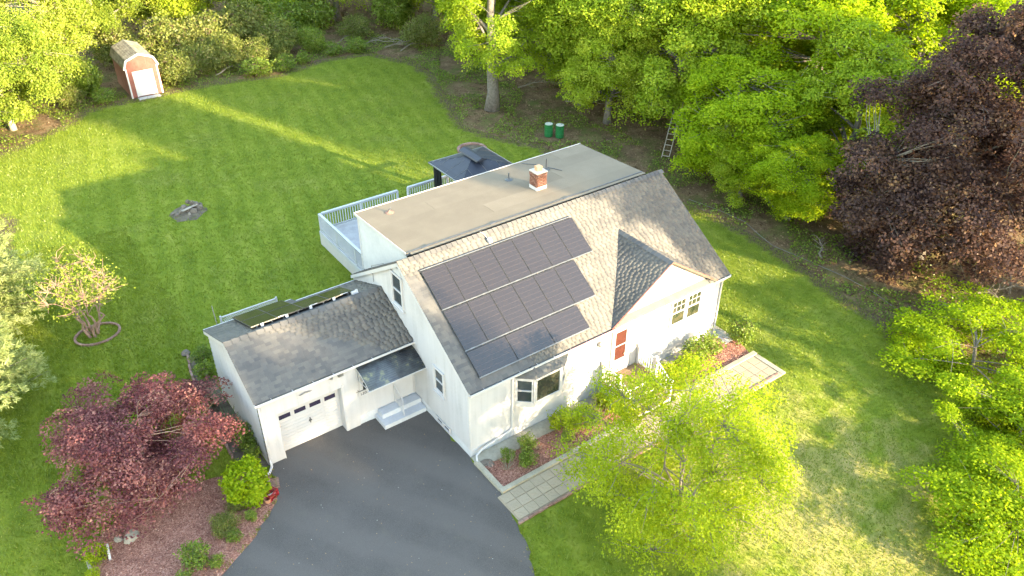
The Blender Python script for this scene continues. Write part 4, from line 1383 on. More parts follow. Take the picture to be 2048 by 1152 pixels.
for i in range(4):
    p_, q_ = prof[i], prof[i + 1]
    mb.prism([(p_[0], sy0 - .1, p_[1]), (q_[0], sy0 - .1, q_[1]), (q_[0], sy0 - .1, q_[1] - .04), (p_[0], sy0 - .1, p_[1] - .04)], (0, sy1 - sy0 + .2, 0))
    lo, hi = (p_, q_) if p_[1] < q_[1] else (q_, p_)
    d = Vector((hi[0] - lo[0], 0, hi[1] - lo[1]))
    if d.x > 0: ssh.plane((lo[0], sy1 + .1, lo[1] + .003), (0, -1, 0), d, d.length, lambda v: (0, 4.2), .3, .17)
    else: ssh.plane((lo[0], sy0 - .1, lo[1] + .003), (0, 1, 0), d, d.length, lambda v: (0, 4.2), .3, .17)
mb.build('roof_deck', M_underlay, shed)
# too far to tell a shed shingle apart: one mesh
keep = ssh.tabs; off = origin(shed)
base = np.array([(-.5, 0, 0), (.5, 0, 0), (.5, 1, 0), (-.5, 1, 0), (-.5, 0, 1), (.5, 0, 1), (.5, 1, .25), (-.5, 1, .25)])
P = np.array([[np.array(c - off) + b_[0] * w * np.array(U) + b_[1] * l * np.array(V) + b_[2] * th * np.array(N) for b_ in base] for c, U, V, N, w, l, th, tn in keep])
F = (np.arange(len(keep)) * 8)[:, None, None] + np.array([(4, 5, 6, 7), (0, 1, 5, 4), (1, 2, 6, 5), (3, 0, 4, 7)])[None]
o = place('roof_shingles', np_mesh('roof_shingles', P.reshape(-1, 3), F.reshape(-1, 4), M_shedroof, np.repeat([q[7] for q in keep], 4)), shed); o['kind'] = 'stuff'
mb = MB(); mb.box(.1, 1.7, sy0 - .55, sy0 - .08, -.02, .06); mb.build('sill_ramp', M_greywood, shed)

# ================================================================== VEGETATION GENERATORS
def nrm(a): return a / (np.linalg.norm(a, axis=-1, keepdims=True) + 1e-9)


def leaf_quads(P, N, T, ln, wd, r, fold=.12):
    """kite-shaped leaves at P with normal N, pointing along T"""
    N = nrm(N)
    T = nrm(T - N * (T * N).sum(1, keepdims=True))
    B = np.cross(N, T)
    ln = ln[:, None]; wd = wd[:, None]
    a = P - T * ln * .5
    b = P + B * wd * .5 - N * ln * fold + T * ln * .05
    c = P + T * ln * .5 - N * ln * fold * 1.2
    d = P - B * wd * .5 - N * ln * fold + T * ln * .05
    V = np.stack([a, b, c, d], 1).reshape(-1, 3)
    F = np.arange(len(P) * 4).reshape(-1, 4)
    return V, F


def lobed(dirs, r, k=9, amp=.35, sharp=5):
    ld = nrm(r.normal(size=(k, 3)))
    s = np.exp(sharp * (dirs @ ld.T - 1)).max(1)
    return (1 - amp) + amp * 1.25 * s


def crown_clusters(r, H, hb, Rx, n, inner=.5, amp=.35, taper=0.0, top=1.0, kk=9, clump=0, rc=.75, cflat=.65):
    if clump:
        P0, d0 = crown_clusters(r, H, hb, Rx, clump, max(inner, .55), amp, taper, kk=kk)
        P0 = P0 * np.array([.9, .9, 1.0])
        i = r.integers(0, clump, n)
        off_ = nrm(r.normal(size=(n, 3))) * (r.random(n) ** .45)[:, None] * rc * r.uniform(.7, 1.25, clump)[i][:, None] * np.array([1, 1, cflat])
        P = P0[i] + off_
        P[:, 2] = np.maximum(P[:, 2], .15)
        return P, nrm(d0[i] * .5 + nrm(off_) * .8)
    d = nrm(r.normal(size=(n, 3)))
    rad = inner + (1 - inner) * r.random(n) ** .6
    f = lobed(d, r, kk, amp)
    cz = hb + (H - hb) * .48
    rz = np.where(d[:, 2] > 0, H - cz, cz - hb)
    P = np.stack([d[:, 0] * Rx * rad * f, d[:, 1] * Rx * rad * f, cz + d[:, 2] * rz * rad * np.maximum(f, .75)], 1)
    if taper:
        sc_ = 1 - taper * np.clip((P[:, 2] - hb) / (H - hb), 0, 1)
        P[:, 0] *= sc_; P[:, 1] *= sc_
    return P, d


def sprays(r, C, out, per, rad, flat, ln, droop=.25, aspect=.85, updir=.9, tilt=.45, wob=.55, tvar=.55):
    """leaf sprays: flattened, slightly drooping discs of leaves round each cluster centre"""
    n = len(C)
    up = np.array([0, 0, 1.0])
    dn = nrm(up * updir + out * tilt + r.normal(0, .25, (n, 3)))
    cr = rad * r.uniform(.6, 1.3, n)
    k = np.maximum(3, (per * (cr / rad) ** 2 * r.uniform(.7, 1.2, n))).astype(int)
    idx = np.repeat(np.arange(n), k)
    m = len(idx)
    nx = dn[idx]
    a = nrm(np.cross(nx, r.normal(size=(m, 3))))
    rr_ = cr[idx] * np.sqrt(r.random(m)) * r.uniform(.75, 1.1, m)
    h = r.normal(0, flat, m) * cr[idx] - droop * rr_ ** 2 / np.maximum(cr[idx], .05)
    P = C[idx] + a * rr_[:, None] + nx * h[:, None]
    N = nrm(nx + r.normal(0, wob, (m, 3)))
    T = nrm(a + r.normal(0, .5, (m, 3)) + np.array([0, 0, -.25]))
    l = ln * r.uniform(.65, 1.25, m)
    V, F = leaf_quads(P, N, T, l, l * aspect * r.uniform(.8, 1.1, m), r)
    ct = r.random(n)
    tone = np.clip(tvar * ct[idx] + (1 - tvar) * r.random(m), 0, 1)
    return V, F, tone


def branches(r, H, C, trunk_r, trunk_top, n_limb, hb, lean=(0, 0), wig=.25, twig=.022, stems=1, spread=.0, frac=1.0):
    mb = MB()
    limbs = []
    for s in range(stems):
        ang = 2 * math.pi * s / max(1, stems) + r.uniform(0, .6)
        ox, oy = (0.16 * math.cos(ang), 0.16 * math.sin(ang)) if stems > 1 else (0, 0)
        top = np.array([lean[0] + spread * math.cos(ang), lean[1] + spread * math.sin(ang), trunk_top])
        pts = []
        for k in range(9):
            tt = k / 8
            q = np.array([ox, oy, -.15]) * (1 - tt) + top * tt + np.array([r.normal(0, wig * .3), r.normal(0, wig * .3), 0]) * math.sin(math.pi * tt)
            pts.append(q)
        tr = trunk_r / (stems ** .5)
        rad = [tr * (1.35 if k == 0 else 1.0) * (1 - .8 * (k / 8) ** 1.1) for k in range(9)]
        mb.tube(pts, rad, 8)
        for k in range(2, 9): limbs.append((pts[k], rad[k]))
    nodes = list(limbs)
    trunk_nodes = np.array([q[0] for q in limbs])
    pick = r.choice(len(C), min(n_limb, len(C)), replace=False)
    for i in pick:
        e = C[i] * np.array([.8, .8, .95])
        cand = trunk_nodes[:, 2] < max(e[2] - .1 * H, trunk_nodes[:, 2].min() + .01)
        tn = trunk_nodes[cand] if cand.any() else trunk_nodes
        rd = np.array([q[1] for q in limbs])[cand] if cand.any() else np.array([q[1] for q in limbs])
        j = np.argmin(np.linalg.norm(tn - e, axis=1))
        a = tn[j]
        mid = (a + e) / 2 + np.array([0, 0, .12 * np.linalg.norm(e - a)]) + r.normal(0, wig * .5, 3)
        r0 = min(rd[j] * .7, trunk_r * .4)
        pts = []
        for k in range(6):
            tt = k / 5
            pts.append((1 - tt) ** 2 * a + 2 * tt * (1 - tt) * mid + tt * tt * e)
        rad = [max(twig, r0 * (1 - .8 * k / 5)) for k in range(6)]
        mb.tube(pts, rad, 5, False)
        nodes += [(pts[k], rad[k]) for k in range(2, 6)]
    NN = np.array([q[0] for q in nodes])
    sel = r.random(len(C)) < frac
    for c in C[sel]:
        d = np.linalg.norm(NN - c, axis=1) + np.maximum(0, NN[:, 2] - c[2]) * 1.0
        a = NN[np.argmin(d)]
        mid = (a + c) / 2 + r.normal(0, .08, 3)
        mb.tube([a, mid, c], [twig, twig * .75, twig * .4], 4, False)
    return mb


def tree_mesh(seed, leaf, bark, H, hb, Rx, ncl, per, rad, ln, flat=.18, inner=.5, amp=.35, trunk=.25, limbs=12, ttop=.75, taper=0, droop=.25,
              aspect=.85, twig=.022, stems=1, spread=0., frac=1., tilt=.45, wob=.55, updir=.9, kk=9, wig=.25, clump=0, rc=.75, cflat=.65):
    r = np.random.default_rng(seed)
    C, d = crown_clusters(r, H, hb, Rx, ncl, inner, amp, taper, kk=kk, clump=clump, rc=rc, cflat=cflat)
    V, F, tone = sprays(r, C, d, per, rad, flat, ln, droop, aspect, updir, tilt, wob)
    crown = np_mesh('crown', V, F, leaf, tone)
    b = branches(r, H, C, trunk, H * ttop, limbs, hb, twig=twig, stems=stems, spread=spread, frac=frac, wig=wig)
    tm = np_mesh_any('trunk', b, bark)
    return tm, crown


def np_mesh_any(name, mb, mat):
    me = bpy.data.meshes.new(name)
    me.from_pydata(mb.v, [], mb.f)
    me.polygons.foreach_set('use_smooth', [True] * len(me.polygons))
    me.materials.append(mat)
    return me


def plant(name, meshes, x, y, label, cat, group=None, rz=0., sc=1., z=None, parts=('trunk', 'crown')):
    e = empty(name, (x, y, gz(x, y) if z is None else z), label, cat, group)
    e.rotation_euler = (0, 0, rz)
    e.scale = (sc, sc, sc) if not hasattr(sc, '__len__') else sc
    for n_, me in zip(parts, meshes):
        if me is not None: place(n_, me, e)
    return e


# ---- woodland maples (three shapes, placed as individuals)
mapA = tree_mesh(101, L_maple, M_bark, 12.5, .9, 4.9, 1150, 78, .64, .145, .18, .45, .4, .3, 16, .8, clump=84, rc=1.15, frac=.4)
mapB = tree_mesh(102, L_maple, M_bark, 13.5, 1.2, 4.5, 1150, 78, .64, .145, .18, .42, .45, .28, 16, .8, clump=82, rc=1.15, frac=.4)
mapC = tree_mesh(103, L_bright, M_bark, 11.5, .7, 5.0, 1150, 78, .66, .15, .17, .45, .42, .26, 18, .8, clump=84, rc=1.15, frac=.4)
mapBig = tree_mesh(104, L_maple, M_bark, 15.0, 3.6, 5.2, 900, 100, .64, .135, .18, .45, .45, .50, 18, .8, clump=56, rc=1.2, frac=.5)
WG = 'green trees in the woods beside and behind the house'
def T(ms, x, y, lab, rz, sc, name='maple_tree'):
    return plant(name, ms, x, y, lab, 'tree', WG, rz, sc)
T(mapBig, 20.9, 28.7, 'big green maple with a thick grey trunk at the lawn edge', .4, (.95, .95, .95))
T(mapA, 29.0, 17.4, 'leafy green maple with a ladder leaning on its trunk', 1.1, (1.2, 1.2, 1.0))
T(mapB, 27.0, 25.5, 'green maple just right of the thick-trunked maple, behind the drums', 2.0, (1.25, 1.25, 1.05))
T(mapC, 33.0, 10.5, 'bright green maple behind the right end of the house roof', .3, (1.25, 1.25, 1.1))
T(mapA, 30.0, 5.2, 'low-branched green maple left of the dark purple trees', 3.9, (1.0, 1.0, .85))
T(mapB, 36.5, 18.0, 'tall green maple behind the ladder tree', 4.4, (1.3, 1.3, 1.1))
T(mapC, 40.0, 8.0, 'bright green maple between the ladder tree and the purple trees, farther back', 5.2, (1.25, 1.25, 1.15))
T(mapA, 33.5, 27.0, 'green maple in the second row behind the drums', 2.6, (1.25, 1.25, 1.1))
T(mapB, 27.5, 37.5, 'tall green maple behind the thick-trunked maple', .9, (1.3, 1.3, 1.1))
T(mapC, 44.0, 19.0, 'bright green maple at the top edge, right of the centre', 1.7, (1.3, 1.3, 1.15))
T(mapA, 40.5, 30.0, 'green maple at the top edge above the drums', 5.5, (1.3, 1.3, 1.15))
T(mapC, 48.0, 7.0, 'bright green maple at the top edge beside the purple tree', 3.1, (1.2, 1.2, 1.0))
T(mapB, 35.0, 38.5, 'dark green maple at the top edge above the thick trunk', 3.3, (1.3, 1.3, 1.1))
T(mapC, 26.0, 10.6, 'low spreading maple close to the right end of the house roof', 4.1, (1.0, 1.0, .72))
T(mapA, 26.2, 21.8, 'low leafy maple right behind the green drums', .7, (.9, .9, .8))
T(mapA, 24.6, 8.2, 'small low maple between the roof end and the brown slope', 5.0, (.55, .55, .45))
T(mapC, 25.0, 5.0, 'small leafy maple at the right lawn edge before the purple tree', 2.2, (.66, .66, .5))
T(mapA, 21.8, 56.5, 'green woodland tree with a bare lower trunk behind the brush', 2.2, (1.1, 1.1, 1.0))
T(mapB, 28.5, 49.0, 'green woodland tree at the back right of the lawn', 4.9, (1.3, 1.3, 1.0))
T(mapC, 15.5, 59.0, 'bright green woodland tree behind the brush, left of the bare trunk', 5.9, (1.2, 1.2, .95))
T(mapA, 8.8, 61.0, 'green woodland tree behind the brush right of the shed', .1, (1.2, 1.2, .9))
T(mapB, 23.0, 66.0, 'tall woodland tree behind the bare-trunk tree', 1.2, (1.3, 1.3, 1.0))
T(mapC, 35.0, 54.0, 'bright woodland tree at the top edge left of the thick trunk', 2.4, (1.3, 1.3, 1.0))
T(mapA, 43.0, 43.0, 'woodland tree far back at the top edge, right of centre', 3.0, (1.3, 1.3, 1.1))
T(mapB, 14.0, 72.0, 'far woodland tree at the top edge right of the shed', 3.8, (1.3, 1.3, 1.1))
T(mapC, 4.0, 71.0, 'far bright woodland tree at the top edge above the shed', 4.6, (1.3, 1.3, 1.1))
T(mapB, 55.0, 16.0, 'far green tree at the top right edge behind the maples', 1.9, (1.2, 1.2, 1.0))
T(mapA, 31.0, 62.0, 'far dark woodland tree at the top edge left of the thick trunk', 2.9, (1.3, 1.3, 1.0))
# ---- yellow-green sunlit trees at the upper left
yelA = tree_mesh(111, L_yellow, M_palebark, 9.5, .5, 5.0, 1150, 80, .6, .135, .3, .5, .35, .2, 16, .8, wob=.8, clump=92, rc=1.15, frac=.5)
yelB = tree_mesh(112, L_yellow, M_palebark, 11.0, .8, 4.8, 1150, 80, .6, .135, .3, .5, .4, .2, 16, .8, wob=.8, clump=92, rc=1.15, frac=.5)
YG = 'sunlit yellow-green trees at the upper left'
plant('yellow_green_tree', yelA, -8.6, 44.8, 'sunlit yellow-green tree at the left edge, nearest the lawn', 'tree', YG, .6, .95)
plant('yellow_green_tree', yelB, -4.4, 51.5, 'sunlit yellow-green tree overhanging the left side of the shed', 'tree', YG, 2.1, 1.05)
plant('yellow_green_tree', yelA, -11.5, 53.0, 'yellow-green tree in the top left corner', 'tree', YG, 3.6, 1.1)
plant('yellow_green_tree', yelB, .5, 57.5, 'yellow-green tree rising behind the shed roof', 'tree', YG, 4.4, 1.0)
plant('yellow_green_tree', yelA, 5.5, 63.0, 'yellow-green tree at the top edge right of the shed', 'tree', YG, 1.4, 1.1)
plant('yellow_green_tree', yelA, -14.5, 40.5, 'low yellow-green tree at the left edge below the tallest one', 'tree', YG, 5.1, .8)
# ---- dark purple maples on the right
pur = tree_mesh(121, L_purple, M_bark, 12.5, .0, 5.6, 1500, 92, .64, .14, .2, .5, .45, .35, 18, .8, clump=115, rc=1.2, frac=.4, kk=14)
pur2 = tree_mesh(122, L_purple, M_bark, 14.0, .5, 5.2, 1100, 96, .66, .145, .2, .5, .5, .35, 18, .8, clump=70, rc=1.25, frac=.4, kk=14)
plant('purple_maple', pur, 27.4, -1.6, 'dark purple-leaved maple beside the right lawn, nearest the lawn', 'tree', 'dark purple maples on the right', .8, (1.12, 1.12, 1.0), z=-1.2)
plant('purple_maple', pur2, 32.5, -2.5, 'taller dark purple maple at the right edge, behind the other', 'tree', 'dark purple maples on the right', 2.9, 1.12, z=-.5)
# ---- front yard trees
frt = tree_mesh(131, L_front, M_bark, 6.3, .5, 3.9, 1300, 56, .42, .085, .3, .35, .3, .10, 30, .85, droop=.1, aspect=.6, twig=.012, stems=3, spread=.9, wob=.8, kk=14, wig=.3, clump=130, rc=.62, frac=.4)
plant('front_yard_tree', frt, 4.0, -6.8, 'airy light green tree on the front lawn below the walkway', 'tree', rz=.7, sc=(1.08, 1.08, 1.05))
rmp = tree_mesh(132, L_bright, M_bark, 6.3, .1, 5.2, 760, 66, .6, .135, .15, .35, .45, .12, 24, .75, kk=16, clump=70, rc=1.05, cflat=.45, frac=.35, twig=.014)
plant('bright_maple', rmp, 20.6, -8.2, 'bright green young maple at the right edge, just below the purple tree', 'tree', 'young bright maples at the lower right', rz=2.0, sc=(.88, .88, .5))
plant('bright_maple', rmp, 18.2, -11.6, 'low bright green maple between the two larger ones at lower right', 'tree', 'young bright maples at the lower right', rz=.9, sc=(.66, .66, .42))
plant('bright_maple', rmp, 15.0, -14.2, 'bright green young maple in the lower right corner', 'tree', 'young bright maples at the lower right', rz=4.4, sc=(.9, .9, .46))
jap = tree_mesh(133, L_red, M_twig, 3.5, .3, 3.5, 560, 105, .5, .088, .09, .4, .55, .12, 14, .65, droop=.3, aspect=.8, twig=.012, stems=3, spread=.6, tilt=.2, wob=.5, kk=15, clump=62, rc=.72, cflat=.3, frac=.3)
plant('japanese_maple', jap, -10.5, 5.95, 'spreading red-purple Japanese maple beside the driveway', 'tree', rz=4.3, sc=(1.07, 1.07, 1.0))
rng_t = tree_mesh(134, L_yellow, M_twig, 4.3, 1.3, 2.0, 330, 9, .34, .10, .5, .25, .4, .16, 30, .6, droop=.0, aspect=.7, twig=.013, stems=6, spread=1.0, wob=.9, kk=14, wig=.4)
plant('budding_tree', rng_t, -9.72, 16.5, 'small multi-stemmed tree with sparse yellow leaves inside a brick ring', 'tree', rz=.3)
# ---- pine at the left edge: whorls of soft needle plumes
def pine_mesh(seed, H, Rb):
    r = np.random.default_rng(seed)
    mb = MB(); mb.tube([(0, 0, -.1), (0, 0, H * .5), (.1, 0, H)], [.2, .12, .02], 8)
    Cs, Ds = [], []
    z = .7
    while z < H - .3:
        Lb = Rb * (1 - (z / H)) ** .75 + .25
        for k in range(7):
            a = r.uniform(0, 2 * math.pi)
            e = np.array([math.cos(a) * Lb, math.sin(a) * Lb, z + .12 * Lb])
            s_ = np.array([0, 0, z - .1])
            mb.tube([s_, (s_ + e) / 2 + np.array([0, 0, -.1]), e], [.04, .025, .01], 4, False)
            for q in np.linspace(.3, 1, int(3 + Lb * 3.2)):
                p_ = s_ + (e - s_) * q
                for side in (-1, 0, 1):
                    Cs.append(p_ + np.array([-math.sin(a), math.cos(a), 0]) * side * .35 * Lb * q * r.uniform(.5, 1) * .6 + r.normal(0, .05, 3))
                    Ds.append(nrm(np.array([math.cos(a) - side * .6 * math.sin(a), math.sin(a) + side * .6 * math.cos(a), .35])))
        z += .36
    C = np.array(Cs); D = np.array(Ds)
    per = 34
    idx = np.repeat(np.arange(len(C)), per)
    m = len(idx)
    T_ = nrm(D[idx] + r.normal(0, .55, (m, 3)))
    P = C[idx] + T_ * .08 + r.normal(0, .06, (m, 3))
    N = nrm(r.normal(0, .6, (m, 3)) + np.array([0, 0, 1]))
    l = r.uniform(.14, .24, m)
    V, F = leaf_quads(P, N, T_, l, l * .16, r, .02)
    tone = np.clip(.5 * r.random(len(C))[idx] + .5 * r.random(m), 0, 1)
    return np_mesh_any('trunk', mb, M_bark), np_mesh('crown', V, F, L_pine, tone)
pine = pine_mesh(141, 9.5, 3.9)
plant('pine_tree', pine, -15.9, 13.2, 'soft pale green pine at the left edge of the lawn', 'tree', rz=.5)
plant('pine_tree', pine, -14.3, 20.5, 'pale pine behind the nearer pine at the left edge', 'tree', rz=2.5, sc=1.0)
# ---- trees out of frame along the street: their shade falls over the garage and drive
SG = 'street trees in front of the house'
for k, (x, y, s_, sz, ms, rz_, lab) in enumerate(((1.0, -45, 1.1, 1.45, mapB, .2, 'street tree farthest left along the street'), (8.0, -47, 1.3, 1.74, mapA, 1.9, 'tallest street tree on the left half of the street'), (13.2, -46, 1.15, 1.75, mapB, 3.3, 'street tree right of the tallest one'),
                                        (5.5, -38, .95, 1.3, mapC, 5.0, 'bright street tree standing nearest the driveway'), (25.2, -24.3, .13, .66, mapC, 1.0, 'slender young street tree on the right'), (30.3, -23.0, .2, .85, mapB, 5.4, 'slender street tree farthest right'))):
    plant('street_tree', ms, x, y, lab, 'tree', SG, rz_, (s_, s_, sz), z=gz(x, y))
tall = tree_mesh(105, L_maple, M_bark, 25, 13.2, 4.8, 460, 62, .85, .22, .2, .4, .45, .35, 16, .85)
for k, (x, y, rz_) in enumerate(((24.6, -25.5, .3), (32.0, -25.5, 1.7))):
    plant('tall_street_tree', tall, x, y, 'tall high-crowned street tree, %s of the two' % ('left', 'right')[k], 'tree', SG, rz_, 1.0, z=gz(x, y))

plant('tall_street_tree', tall, 22.6, -24.6, 'slim high-crowned street tree left of the two tall ones', 'tree', SG, 2.2, (.38, .38, .8), z=gz(22.6, -24.6))
# ---- shrubs
shA = tree_mesh(151, L_shrub, M_twig, 1.0, .08, .5, 60, 26, .2, .085, .35, .5, .3, .02, 6, .6, twig=.006, wob=.7)
shB = tree_mesh(152, L_shrub, M_twig, 1.3, .05, .65, 80, 24, .24, .09, .35, .45, .4, .02, 8, .6, twig=.006, wob=.8)
shY = tree_mesh(153, L_front, M_twig, 1.0, .08, .5, 60, 26, .2, .08, .35, .5, .3, .02, 6, .6, twig=.006, wob=.7)
brA = tree_mesh(161, L_brush, M_twig, 3.4, .1, 2.0, 240, 42, .55, .15, .4, .35, .45, .05, 22, .7, twig=.014, wob=.9, stems=5, spread=.7)
brB = tree_mesh(162, L_brush, M_twig, 2.8, .1, 2.2, 220, 38, .55, .15, .4, .3, .5, .05, 26, .7, twig=.016, wob=.9, stems=5, spread=.9)
brC = tree_mesh(163, L_shrub, M_twig, 3.0, .1, 1.9, 230, 42, .55, .15, .35, .4, .45, .05, 18, .7, twig=.014, wob=.8, stems=4, spread=.6)
BG = 'brush and saplings along the back of the lawn'
back = [(3.6, 47.6, 'brush hugging the right side of the shed', brA, .8), (5.8, 49.0, 'tangled brush two shrubs right of the shed', brB, .9), (8.2, 48.6, 'olive brush behind the leafy mound at the lawn edge', brA, .9),
        (10.6, 47.9, 'dense brush at the middle of the back lawn edge', brB, .8), (13.0, 49.4, 'grey-green brush left of the bare-trunk tree', brA, 1.0), (15.6, 49.0, 'brush just left of the sunny clearing', brC, .75),
        (4.5, 52.5, 'tall brush behind the shed, right side', brA, 1.25), (7.8, 53.0, 'tall olive brush in the second row right of the shed', brB, 1.3), (11.5, 53.5, 'tall brush in the second row, centre', brA, 1.3),
        (15.0, 54.0, 'tall shrub in the second row left of the bare trunk', brC, 1.3), (18.2, 54.5, 'tall shrub behind the sunny clearing', brC, 1.2), (25.0, 50.5, 'green shrub behind the brush pile', brC, 1.2),
        (24.5, 44.5, 'dark shrub right of the brush pile', brA, .9), (26.5, 40.0, 'brush behind the thick-trunked maple, left side', brB, .9), (28.0, 34.5, 'brush behind the thick-trunked maple, right side', brA, .8),
        (28.5, 30.0, 'yellow-lit brush right of the thick trunk', brB, .75), (-2.8, 48.8, 'green brush against the left side of the shed', brC, .9), (-4.4, 47.2, 'low brush left of the shed', brB, .6),
        (1.0, 54.5, 'brush rising behind the shed roof', brA, 1.1), (20.5, 50.0, 'low shrub beside the bare lower trunk', brB, .8),
        (34.0, 4.0, 'brush under the low-branched maple', brB, .9), (29.5, -8.5, 'bright green shrub under the purple maple', brC, .8), (26.2, -9.0, 'low green shrub right of the brown slope', brC, .6),
        (33.0, -9.0, 'green shrub at the right edge below the purple maple', brC, 1.0), (24.5, -12.5, 'shrub behind the young bright maple', brC, .7), (31.0, 11.0, 'undergrowth behind the right end of the house', brB, .7), (27.0, 7.0, 'undergrowth at the right lawn edge', brC, .6)]
for k, (x, y, lab, ms, s_) in enumerate(back):
    plant('brush_shrub', ms, x, y, lab, 'shrub', BG, k * 1.37, s_, parts=('stems', 'foliage'))
FG = 'shrubs in the front beds'
front = [(3.75, -.75, 'round yellow-green shrub below the bay window', shY, .95), (4.75, -1.35, 'bright green shrub near the kerb right of the bay', shA, 1.0), (3.55, -1.45, 'tiny green shrub by the kerb below the bay', shA, .55),
         (4.15, -1.1, 'tiny bright shrub between two larger ones in the front bed', shY, .55), (1.05, -1.0, 'small green shrub at the driveway end of the front bed', shA, .6), (1.55, -1.55, 'low broad green shrub at the front-left kerb', shA, .75),
         (6.2, -1.35, 'yellow-green shrub left of the front stairs', shY, 1.1), (5.9, -.75, 'small pale shrub against the stairs landing', shY, .7), (9.1, -1.2, 'bright shrub right of the front stairs', shY, 1.1),
         (10.0, -1.35, 'tall yellow-green shrub in the right bed, second from stairs', shY, 1.15), (10.9, -1.0, 'green shrub below the twin windows', shB, 1.0), (11.9, -1.0, 'broad green shrub near the right downspout', shB, .95),
         (14.0, -1.1, 'loose shrub with pinkish twigs at the right end of the walk', shB, 1.05), (9.3, -1.75, 'low yellow shrub at the right-bed kerb', shY, .8), (2.0, -.95, 'twiggy half-bare shrub in the front bed', shB, .55)]
for k, (x, y, lab, ms, s_) in enumerate(front):
    plant('bed_shrub', ms, x, y, lab, 'shrub', FG, k * 2.1, s_, z=.07, parts=('stems', 'foliage'))
ball = tree_mesh(171, L_bright, M_twig, 1.75, .1, .78, 190, 34, .22, .11, .3, .72, .15, .03, 6, .6, twig=.006, wob=.6)
plant('rounded_shrub', ball, -7.55, 2.95, 'glossy rounded green shrub at the driveway corner of the garage', 'shrub', rz=.4, z=.03, parts=('stems', 'foliage'))
side = [(-6.62, 10.4, 'bushy green shrub along the garage wall, middle', shA, .95), (-6.35, 11.6, 'pale-flecked shrub at the back corner of the garage', shB, .7), (-6.68, 5.5, 'dense green shrub along the garage wall near the front', shB, .85),
        (-6.7, 4.75, 'leafy shrub beside the garage downspout', shA, .7), (-9.95, 1.25, 'spiky yellow-green shrub in the mulch at the bottom edge', shB, .8), (-8.75, 2.05, 'small grey-green shrub in the mulch near the drive', brB, .25),
        (-8.6, 1.45, 'tiny green plant at the driveway edge of the mulch', shA, .5), (-7.85, 2.0, 'grassy tuft plant in the mulch below the rounded shrub', shA, .45), (-9.5, .75, 'little green plant near the drive at the bottom edge', shA, .5),
        (-10.6, .6, 'low reddish-green plant at the bottom edge of the mulch', shB, .5), (-12.6, 3.3, 'leggy plant beside the white post in the mulch', shY, .8), (-12.9, 2.6, 'pale plant at the lower left of the mulch bed', shY, .5),
        (-8.0, 2.75, 'sprawling grey plant between the maple and the rounded shrub', brB, .22)]
for k, (x, y, lab, ms, s_) in enumerate(side):
    plant('bed_shrub', ms, x, y, lab, 'shrub', 'shrubs beside the garage and drive', k * 1.7, s_, z=.03, parts=('stems', 'foliage'))
mounds = [(9.3, 45.8, 'leafy green mound at the back lawn edge right of the shed', 1.5), (11.8, 45.6, 'smaller leafy mound at the back lawn edge', 1.1), (16.8, 46.9, 'low sunlit leafy mound at the back right lawn edge', 1.2), (-2.2, 46.4, 'small leafy mound left of the shed', .9),
          (13.9, 46.6, 'leafy mound in the middle of the back lawn edge', 1.0), (18.9, 46.4, 'leafy mound at the far right of the back lawn', 1.1)]
for k, (x, y, lab, s_) in enumerate(mounds):
    plant('leafy_mound', shB if k % 2 else shA, x, y, lab, 'shrub', 'leafy mounds along the back lawn edge', k * 1.1, (s_ * 1.6, s_ * 1.3, s_), parts=('stems', 'foliage'))
# daylilies: arching strap leaves
def lily_mesh(seed, n, h_):
    r = np.random.default_rng(seed)
    V, F, tn = [], [], []
    for k in range(n):
        a = r.uniform(0, 2 * math.pi); ln = h_ * r.uniform(.7, 1.2); sp = r.uniform(.35, .9)
        o2 = r.normal(0, .06, 2); w = r.uniform(.012, .022); b = len(V); ct = r.random()
        for q in range(5):
            t_ = q / 4
            rad = ln * sp * t_; z_ = ln * (1.05 * t_ - .75 * sp * t_ * t_)
            c = np.array([o2[0] + math.cos(a) * rad, o2[1] + math.sin(a) * rad, z_]); s_ = np.array([-math.sin(a), math.cos(a), 0]) * w * (1 - .85 * t_)
            V += [c - s_, c + s_]
            if q: F.append((b + 2 * q - 2, b + 2 * q - 1, b + 2 * q + 1, b + 2 * q)); tn.append(ct)
    return np_mesh('strap_leaves', V, F, L_lily, tn)
lil = lily_mesh(181, 110, .95)
for k, (x, y, lab, s_) in enumerate(((-6.95, 8.6, 'clump of arching strap leaves by the garage wall, rear', 1.0), (-6.85, 6.9, 'clump of arching strap leaves by the garage wall, front', 1.0), (-6.8, 6.2, 'smaller strap-leaf clump nearest the garage front', .75), (-12.55, 3.45, 'thin arching grass clump beside the white post', .7))):
    o = place('daylily', lil, None, (x, y, .02), k * 1.3, s_); tag(o, lab, 'plant', 'strap-leaved clumps')
orn = lily_mesh(182, 160, .75)
o = place('ornamental_grass', orn, None, (4.7, -.72, .07), .4, (.9, .9, 1.0)); o.data.materials[0] = leafmat('straw_blade', [(.0, (.22, .22, .10)), (1., (.42, .40, .24))], .35, .01)
tag(o, 'pale feathery ornamental grass clump below the bay window', 'plant')

